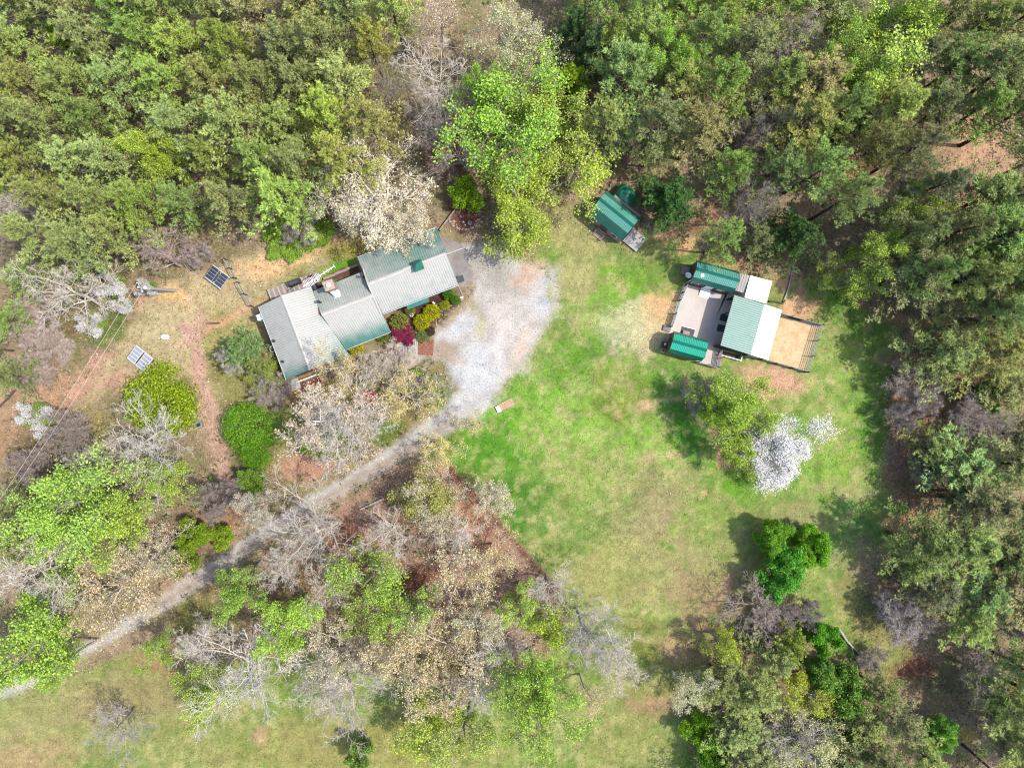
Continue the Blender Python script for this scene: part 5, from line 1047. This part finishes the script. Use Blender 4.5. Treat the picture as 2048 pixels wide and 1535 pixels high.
T('sparse', 930, 1470, 60, 12, (184, 206, 96), 'sparse tree at the bottom edge beside the large green ones', 2)
for a, b, r_, h_, k_, v_, l_ in ((770, 1085, 62, 11, 'bare', 1, 'grey bare tree in the centre of the leaf wedge'), (905, 1075, 55, 10, 'bare', 3, 'slim bare tree near the straight edge of the leaf wedge'), (660, 1165, 56, 11, 'bare', 2, 'bare tree between the drive and the sparse yellow green pair'), (560, 1140, 50, 11, 'bare', 0, 'bare tree at the foot of the large drive side bare tree'), (1010, 1280, 62, 12, 'bare', 1, 'grey bare tree in the middle of the bottom grove'), (660, 1300, 66, 12, 'bud', 0, 'cream budding tree at the left end of the bottom grove'), (955, 1360, 66, 12, 'bare', 3, 'white limbed bare tree beside the large leafy green pair'), (620, 1390, 50, 10, 'bare', 1, 'small bare tree at the lower left of the bottom grove'), (1110, 1180, 52, 10, 'bare', 2, 'bare tree at the tip of the brown leaf wedge'), (985, 1000, 46, 9, 'bud', 1, 'olive cream budding tree beside the meadow corner'), (1230, 1330, 60, 9, 'bare', 1, 'spreading bare tree on the lawn right of the grove'), (395, 1290, 50, 10, 'bare', 3, 'bare tree between the drive and the white branched tree'), (300, 1110, 56, 10, 'bud', 2, 'beige budding tree north of the lower drive'), (430, 1000, 46, 8, 'brush', 0, 'grey brush beside the pink leaf path'), (130, 870, 46, 7, 'brush', 1, 'grey brush between the dogwood and the spreading bare tree'), (60, 930, 44, 6, 'brush', 0, 'brown brush under the power cables at the left edge'), (640, 640 + 190, 44, 9, 'bare', 3, 'slim bare tree close to the south porch'), (1555, 1230, 44, 6, 'brush', 1, 'brown grey brush under the lowest deep green tree'), (1450, 1370, 50, 8, 'pine', 2, 'olive pine right of the pale round budding tree')):
    T(k_, a, b, r_, h_, {'bud': (240, 230, 196), 'pine': (160, 172, 104)}.get(k_), l_, v_, group='single pines round the clearing' if k_ == 'pine' else None)
T('small', 720, 1505, 26, 5, (150, 186, 90), 'small green sapling on the bottom lawn')
T('small', 385, 1066, 30, 4, (148, 186, 44), 'green bush on the brown floor north of the drive')
T('small', 440, 1075, 24, 4, (167, 196, 60), 'small green bush close to the drive in the lower left')
T('small', 365, 1120, 30, 4, (149, 180, 60), 'green bush between the tan tree and the drive')
T('small', 505, 965, 28, 4, (140, 180, 70), 'olive green bush below the deep green bushes')
T('small', 590, 470, 46, 1.6, (141, 176, 66), 'bright green patch of low bushes north of the house', name='low_bush', v=0)
T('small', 560, 485, 34, 1.4, (142, 180, 66), 'left end of the low bright green bushes north of the house', name='low_bush', v=1)
T('small', 640, 462, 28, 1.4, (137, 172, 62), 'right end of the low bright green bushes north of the house', name='low_bush', v=0)
T('small', 660, 850, 30, 2, (135, 176, 50), 'green undergrowth bush under the white limbed garden tree', name='low_bush')
T('small', 640, 890, 30, 2, (146, 184, 56), 'lower green undergrowth bush under the white limbed garden tree', name='low_bush')
T('small', 840, 765, 26, 1.6, (129, 160, 50), 'green clump beside the upright garden stone', name='low_bush')
T('small', 1975, 795, 30, 5, (120, 170, 70), 'dark green bush in front of the right hand pines')
for a, b, r_, h_, l_ in ((225, 575, 26, 5, 'largest white dogwood, right of the spreading bare tree'), (292, 576, 18, 4.5, 'small white dogwood at the top of the utility pole'), (245, 612, 18, 4, 'white dogwood under the power cables'), (185, 650, 26, 4, 'low white dogwood south of the spreading bare tree'), (75, 838, 36, 4.5, 'white dogwood at the left edge beside the power cables')):
    T('dogwood', a, b, r_, h_, (244, 244, 240), l_)
    T('small', a + 6, b - 4, r_ * .75, h_ * .6, (150, 180, 80), 'green undergrowth beneath the ' + l_.split(',')[0], name='low_bush')
T('small', 735, 795, 12, 1.8, (226, 76, 116), 'small hot pink shrub in the garden woodland', name='flowering_shrub')
T('small', 808, 668, 22, 1.2, (150, 40, 86), 'dark magenta shrub below the large round clipped shrub', name='flowering_shrub')
for a, b, r_, h_, c_, l_, q_ in ((798, 645, 19.5, 1.7, (168, 174, 82), 'largest round olive clipped shrub beside the house wall', 1), (819, 617, 11.5, 1.4, (172, 178, 84), 'small olive clipped shrub under the eave', 1), (863, 624, 18, 1.6, (200, 202, 24), 'upper golden clipped shrub of the merged pair', .9), (843, 644, 17, 1.5, (196, 198, 26), 'lower golden clipped shrub of the merged pair', 1), (889, 610, 11.5, 1.2, (196, 200, 40), 'small golden clipped shrub next to the bed edging', .8), (911, 600, 11, 1.2, (110, 160, 40), 'green clipped shrub at the east corner of the bed', .9), (896, 588, 12, 1.4, (106, 170, 44), 'fresh green shrub under the east end of the eave', 1), (860, 662, 10, .8, (92, 78, 72), 'dark leafless clipped shrub below the golden pair', 1), (765, 672, 15, 1.1, (128, 150, 60), 'olive green shrub at the south corner of the middle wing', .7), (712, 698, 15, 1.3, (204, 202, 48), 'golden clipped shrub beside the south gable wing', .8), (845, 672, 14, .8, (140, 160, 96), 'grey green low shrub near the brick pad', .8)):
    T('mound', a, b, r_, h_, c_, l_, v=int(a) % 2, sq=q_, rz=.3)
T('mound', 1481, 715, 5, .8, (190, 210, 150), 'pale leafy tuft growing in the pot by the wire run', name='pot_plant')

# ------------------------------------------------------------------ the pine woods, row by row
ORD = ['first', 'second', 'third', 'fourth', 'fifth', 'sixth', 'seventh', 'eighth', 'ninth', 'tenth', 'eleventh', 'twelfth']
TINTS = [((174, 190, 108), 'olive'), ((158, 178, 108), 'grey green'), ((180, 198, 98), 'yellowish'), ((154, 180, 92), 'mid green'), ((184, 196, 124), 'pale olive')]
TIND = [((162, 172, 110), 'dull olive'), ((146, 158, 104), 'dark grey green'), ((166, 186, 104), 'yellow olive'), ((142, 158, 92), 'deep olive')]
rw_ = random.Random(21)
def wood(name, region, rows, step, rad, hh, kind, tints, holes=(), jit=10):
    RP = np.array(region, float); out = []
    for ri, y in enumerate(rows):
        x = RP[:, 0].min() + (step * .5 if ri % 2 else 0); n = 0
        while x < RP[:, 0].max():
            a = x + rw_.uniform(-jit, jit); b = y + rw_.uniform(-jit, jit); x += step
            if sd_poly(np.array([a]), np.array([b]), RP)[0] > 0: continue
            if any(math.hypot(a - q[0], b - q[1]) < q[2] for q in holes): continue
            c, w_ = rw_.choice(tints); h = rw_.uniform(*hh)
            if rw_.random() < .06 and kind == 'pine':
                tree('bare', a, b, rw_.uniform(*rad) * .9, h * .9, None, 'grey bare tree, %s from left, %s row of the %s' % (ORD[n], ORD[ri], name), bark=(176, 164, 158)); n += 1; continue
            lb = '%s pine, %s from left, %s row of the %s' % (w_, ORD[n], ORD[ri], name); n += 1
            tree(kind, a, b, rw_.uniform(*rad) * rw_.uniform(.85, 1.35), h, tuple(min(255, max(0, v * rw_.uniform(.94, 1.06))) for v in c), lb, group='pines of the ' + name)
wood('upper left pine wood', [(-90, -100), (800, -100), (835, 120), (820, 290), (640, 330), (600, 400), (540, 470), (470, 490), (400, 500), (300, 420), (240, 500), (-90, 520)], [-66, 10, 88, 166, 244, 322, 400, 478], 92, (50, 62), (13.5, 16.5), 'pine', TINTS, [(292, 292, 62), (50, 100, 44), (22, 398, 50), (320, 500, 60), (425, 540, 72), (455, 500, 50)])
wood('north middle pine wood', [(1120, -100), (1660, -100), (1660, 200), (1690, 330), (1700, 420), (1640, 500), (1520, 470), (1470, 510), (1390, 470), (1400, 390), (1300, 360), (1260, 330), (1200, 300), (1190, 220), (1240, 160)], [-76, 0, 80, 165, 250, 335, 415, 480], 96, (50, 62), (12.5, 15.5), 'pine', TINTS + TIND[:1], [(1590, 60, 50), (1338, 398, 88), (1592, 475, 76), (1252, 385, 60), (1260, 330, 40), (1350, 95, 48)])
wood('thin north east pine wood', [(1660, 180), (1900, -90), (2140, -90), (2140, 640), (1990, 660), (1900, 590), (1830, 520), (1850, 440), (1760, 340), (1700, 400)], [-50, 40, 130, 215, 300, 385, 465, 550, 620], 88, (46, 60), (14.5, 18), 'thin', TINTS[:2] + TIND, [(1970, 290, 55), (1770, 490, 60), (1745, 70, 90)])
wood('shady east pine clump', [(1800, 470), (2140, 440), (2140, 620), (1960, 640), (1850, 600)], [500, 560, 615], 84, (50, 62), (11, 14), 'pine', TIND, ())
wood('east side pine wood', [(1880, 640), (2140, 700), (2140, 1600), (1960, 1600), (1960, 1400), (1900, 1330), (1920, 1230), (1820, 1190), (1800, 1110), (1900, 1080), (1900, 880), (1990, 800), (1850, 700)], [700, 780, 860, 940, 1020, 1100, 1180, 1260, 1340, 1420, 1500, 1575], 90, (54, 68), (8.5, 12.5), 'pine', TIND + TINTS[:2], [(1970, 800, 40), (1925, 1475, 40), (2010, 1480, 45), (2035, 1245, 40), (1960, 740, 40)])
wood('lower right pine wood', [(1470, 1320), (1560, 1290), (1640, 1345), (1780, 1385), (1880, 1430), (1870, 1610), (1480, 1610)], [1330, 1390, 1450, 1515, 1585], 84, (42, 54), (7.5, 10.5), 'pine', TIND + TINTS[:1], [(1608, 1390, 40), (1600, 1495, 70), (1675, 1375, 34), (1745, 1320, 40), (1880, 1472, 34)])
wood('west edge brushwood', [(-30, 520), (150, 470), (230, 520), (60, 600), (40, 760), (130, 740), (110, 700), (-30, 800)], [545, 630, 700, 760], 84, (36, 46), (6, 8), 'pine', [((150, 164, 90), 'olive'), ((140, 150, 96), 'grey olive')], [(145, 590, 30)])
for a, b, r_, h_, l_ in ((1870, 900, 58, 7, 'olive pine standing on the brown strip east of the meadow'), (1930, 985, 62, 9, 'bushy yellow olive pine at the east edge below the brown strip'), (1900, 720, 56, 7, 'low olive pine right of the upper brown strip'), (1835, 1130, 52, 7.5, 'olive pine at the south east rim of the meadow'), (1520, 480, 40, 8, 'dark pine above the tack shed'), (30, 1010, 44, 9, 'dark pine at the left edge beside the wires'), (20, 1080, 50, 9, 'dark pine at the left edge left of the large green tree'), (1312, 300, 44, 9, 'brown olive pine north of the tarpaulin')):
    T('pine', a, b, r_, h_, rw_.choice(TIND)[0], l_, group='single pines round the clearing')

# ------------------------------------------------------------------ undergrowth in the woods, one mass
rng = np.random.RandomState(5); n = 5200
x = rng.uniform(-62, 62, n); y = rng.uniform(-47, 47, n); px, py = to_px(x, y)
keep = (~on_gravel(px, py)) & (sd_poly(px, py, lawn_poly) > 12) & (sd_poly(px, py, OPS[[i for i, o in enumerate(OPS) if o[0] == 'p'][1]][1]) > 0) & (fbm(px, py, 60, 6) > .40)
for b in BLD: keep &= sd_poly(px, py, np.array(b, float)) > 4
x, y = x[keep], y[keep]; n = len(x); k = 8
az = rng.rand(n, k) * 6.28; D = np.stack([np.cos(az) * .8, np.sin(az) * .8, np.full((n, k), .8)], -1).reshape(-1, 3); S0 = np.repeat(np.stack([x, y, np.zeros(n)], 1), k, 0)
tm = TM(); P, RR = grow(S0, D, rng.uniform(.35, 1.1, n * k), np.full(n * k, .016), 1, .2, 0, rng); tm.tubes(P, RR, 3)
V = np.concatenate(tm.V); c = np.array([alb(q) for q in ((176, 160, 150), (150, 130, 118), (190, 178, 168))])[rng.randint(0, 3, n)]; c = np.repeat(c, k * 6, 0)
lf = P[:, 1][rng.rand(len(P)) < .55]; mth = len(lf); u = rng.normal(0, .09, (mth, 3)); v_ = rng.normal(0, .09, (mth, 3)); Q = np.stack([lf - u, lf - v_, lf + u, lf + v_], 1).reshape(-1, 3)
lc = np.array([alb(q) for q in ((126, 160, 66), (150, 170, 84), (110, 140, 60), (166, 150, 110))])[rng.randint(0, 4, mth)]
o = obj('undergrowth', mk_mesh('undergrowth', np.concatenate([V, Q]), None, np.concatenate([np.concatenate(tm.F), len(V) + np.arange(4 * mth).reshape(-1, 4)]), {'col': np.concatenate([c, np.repeat(lc, 4, 0)])}), M_scatter)
stuff(tag(o, 'tangle of low twigs and weeds under the surrounding trees', 'undergrowth'))
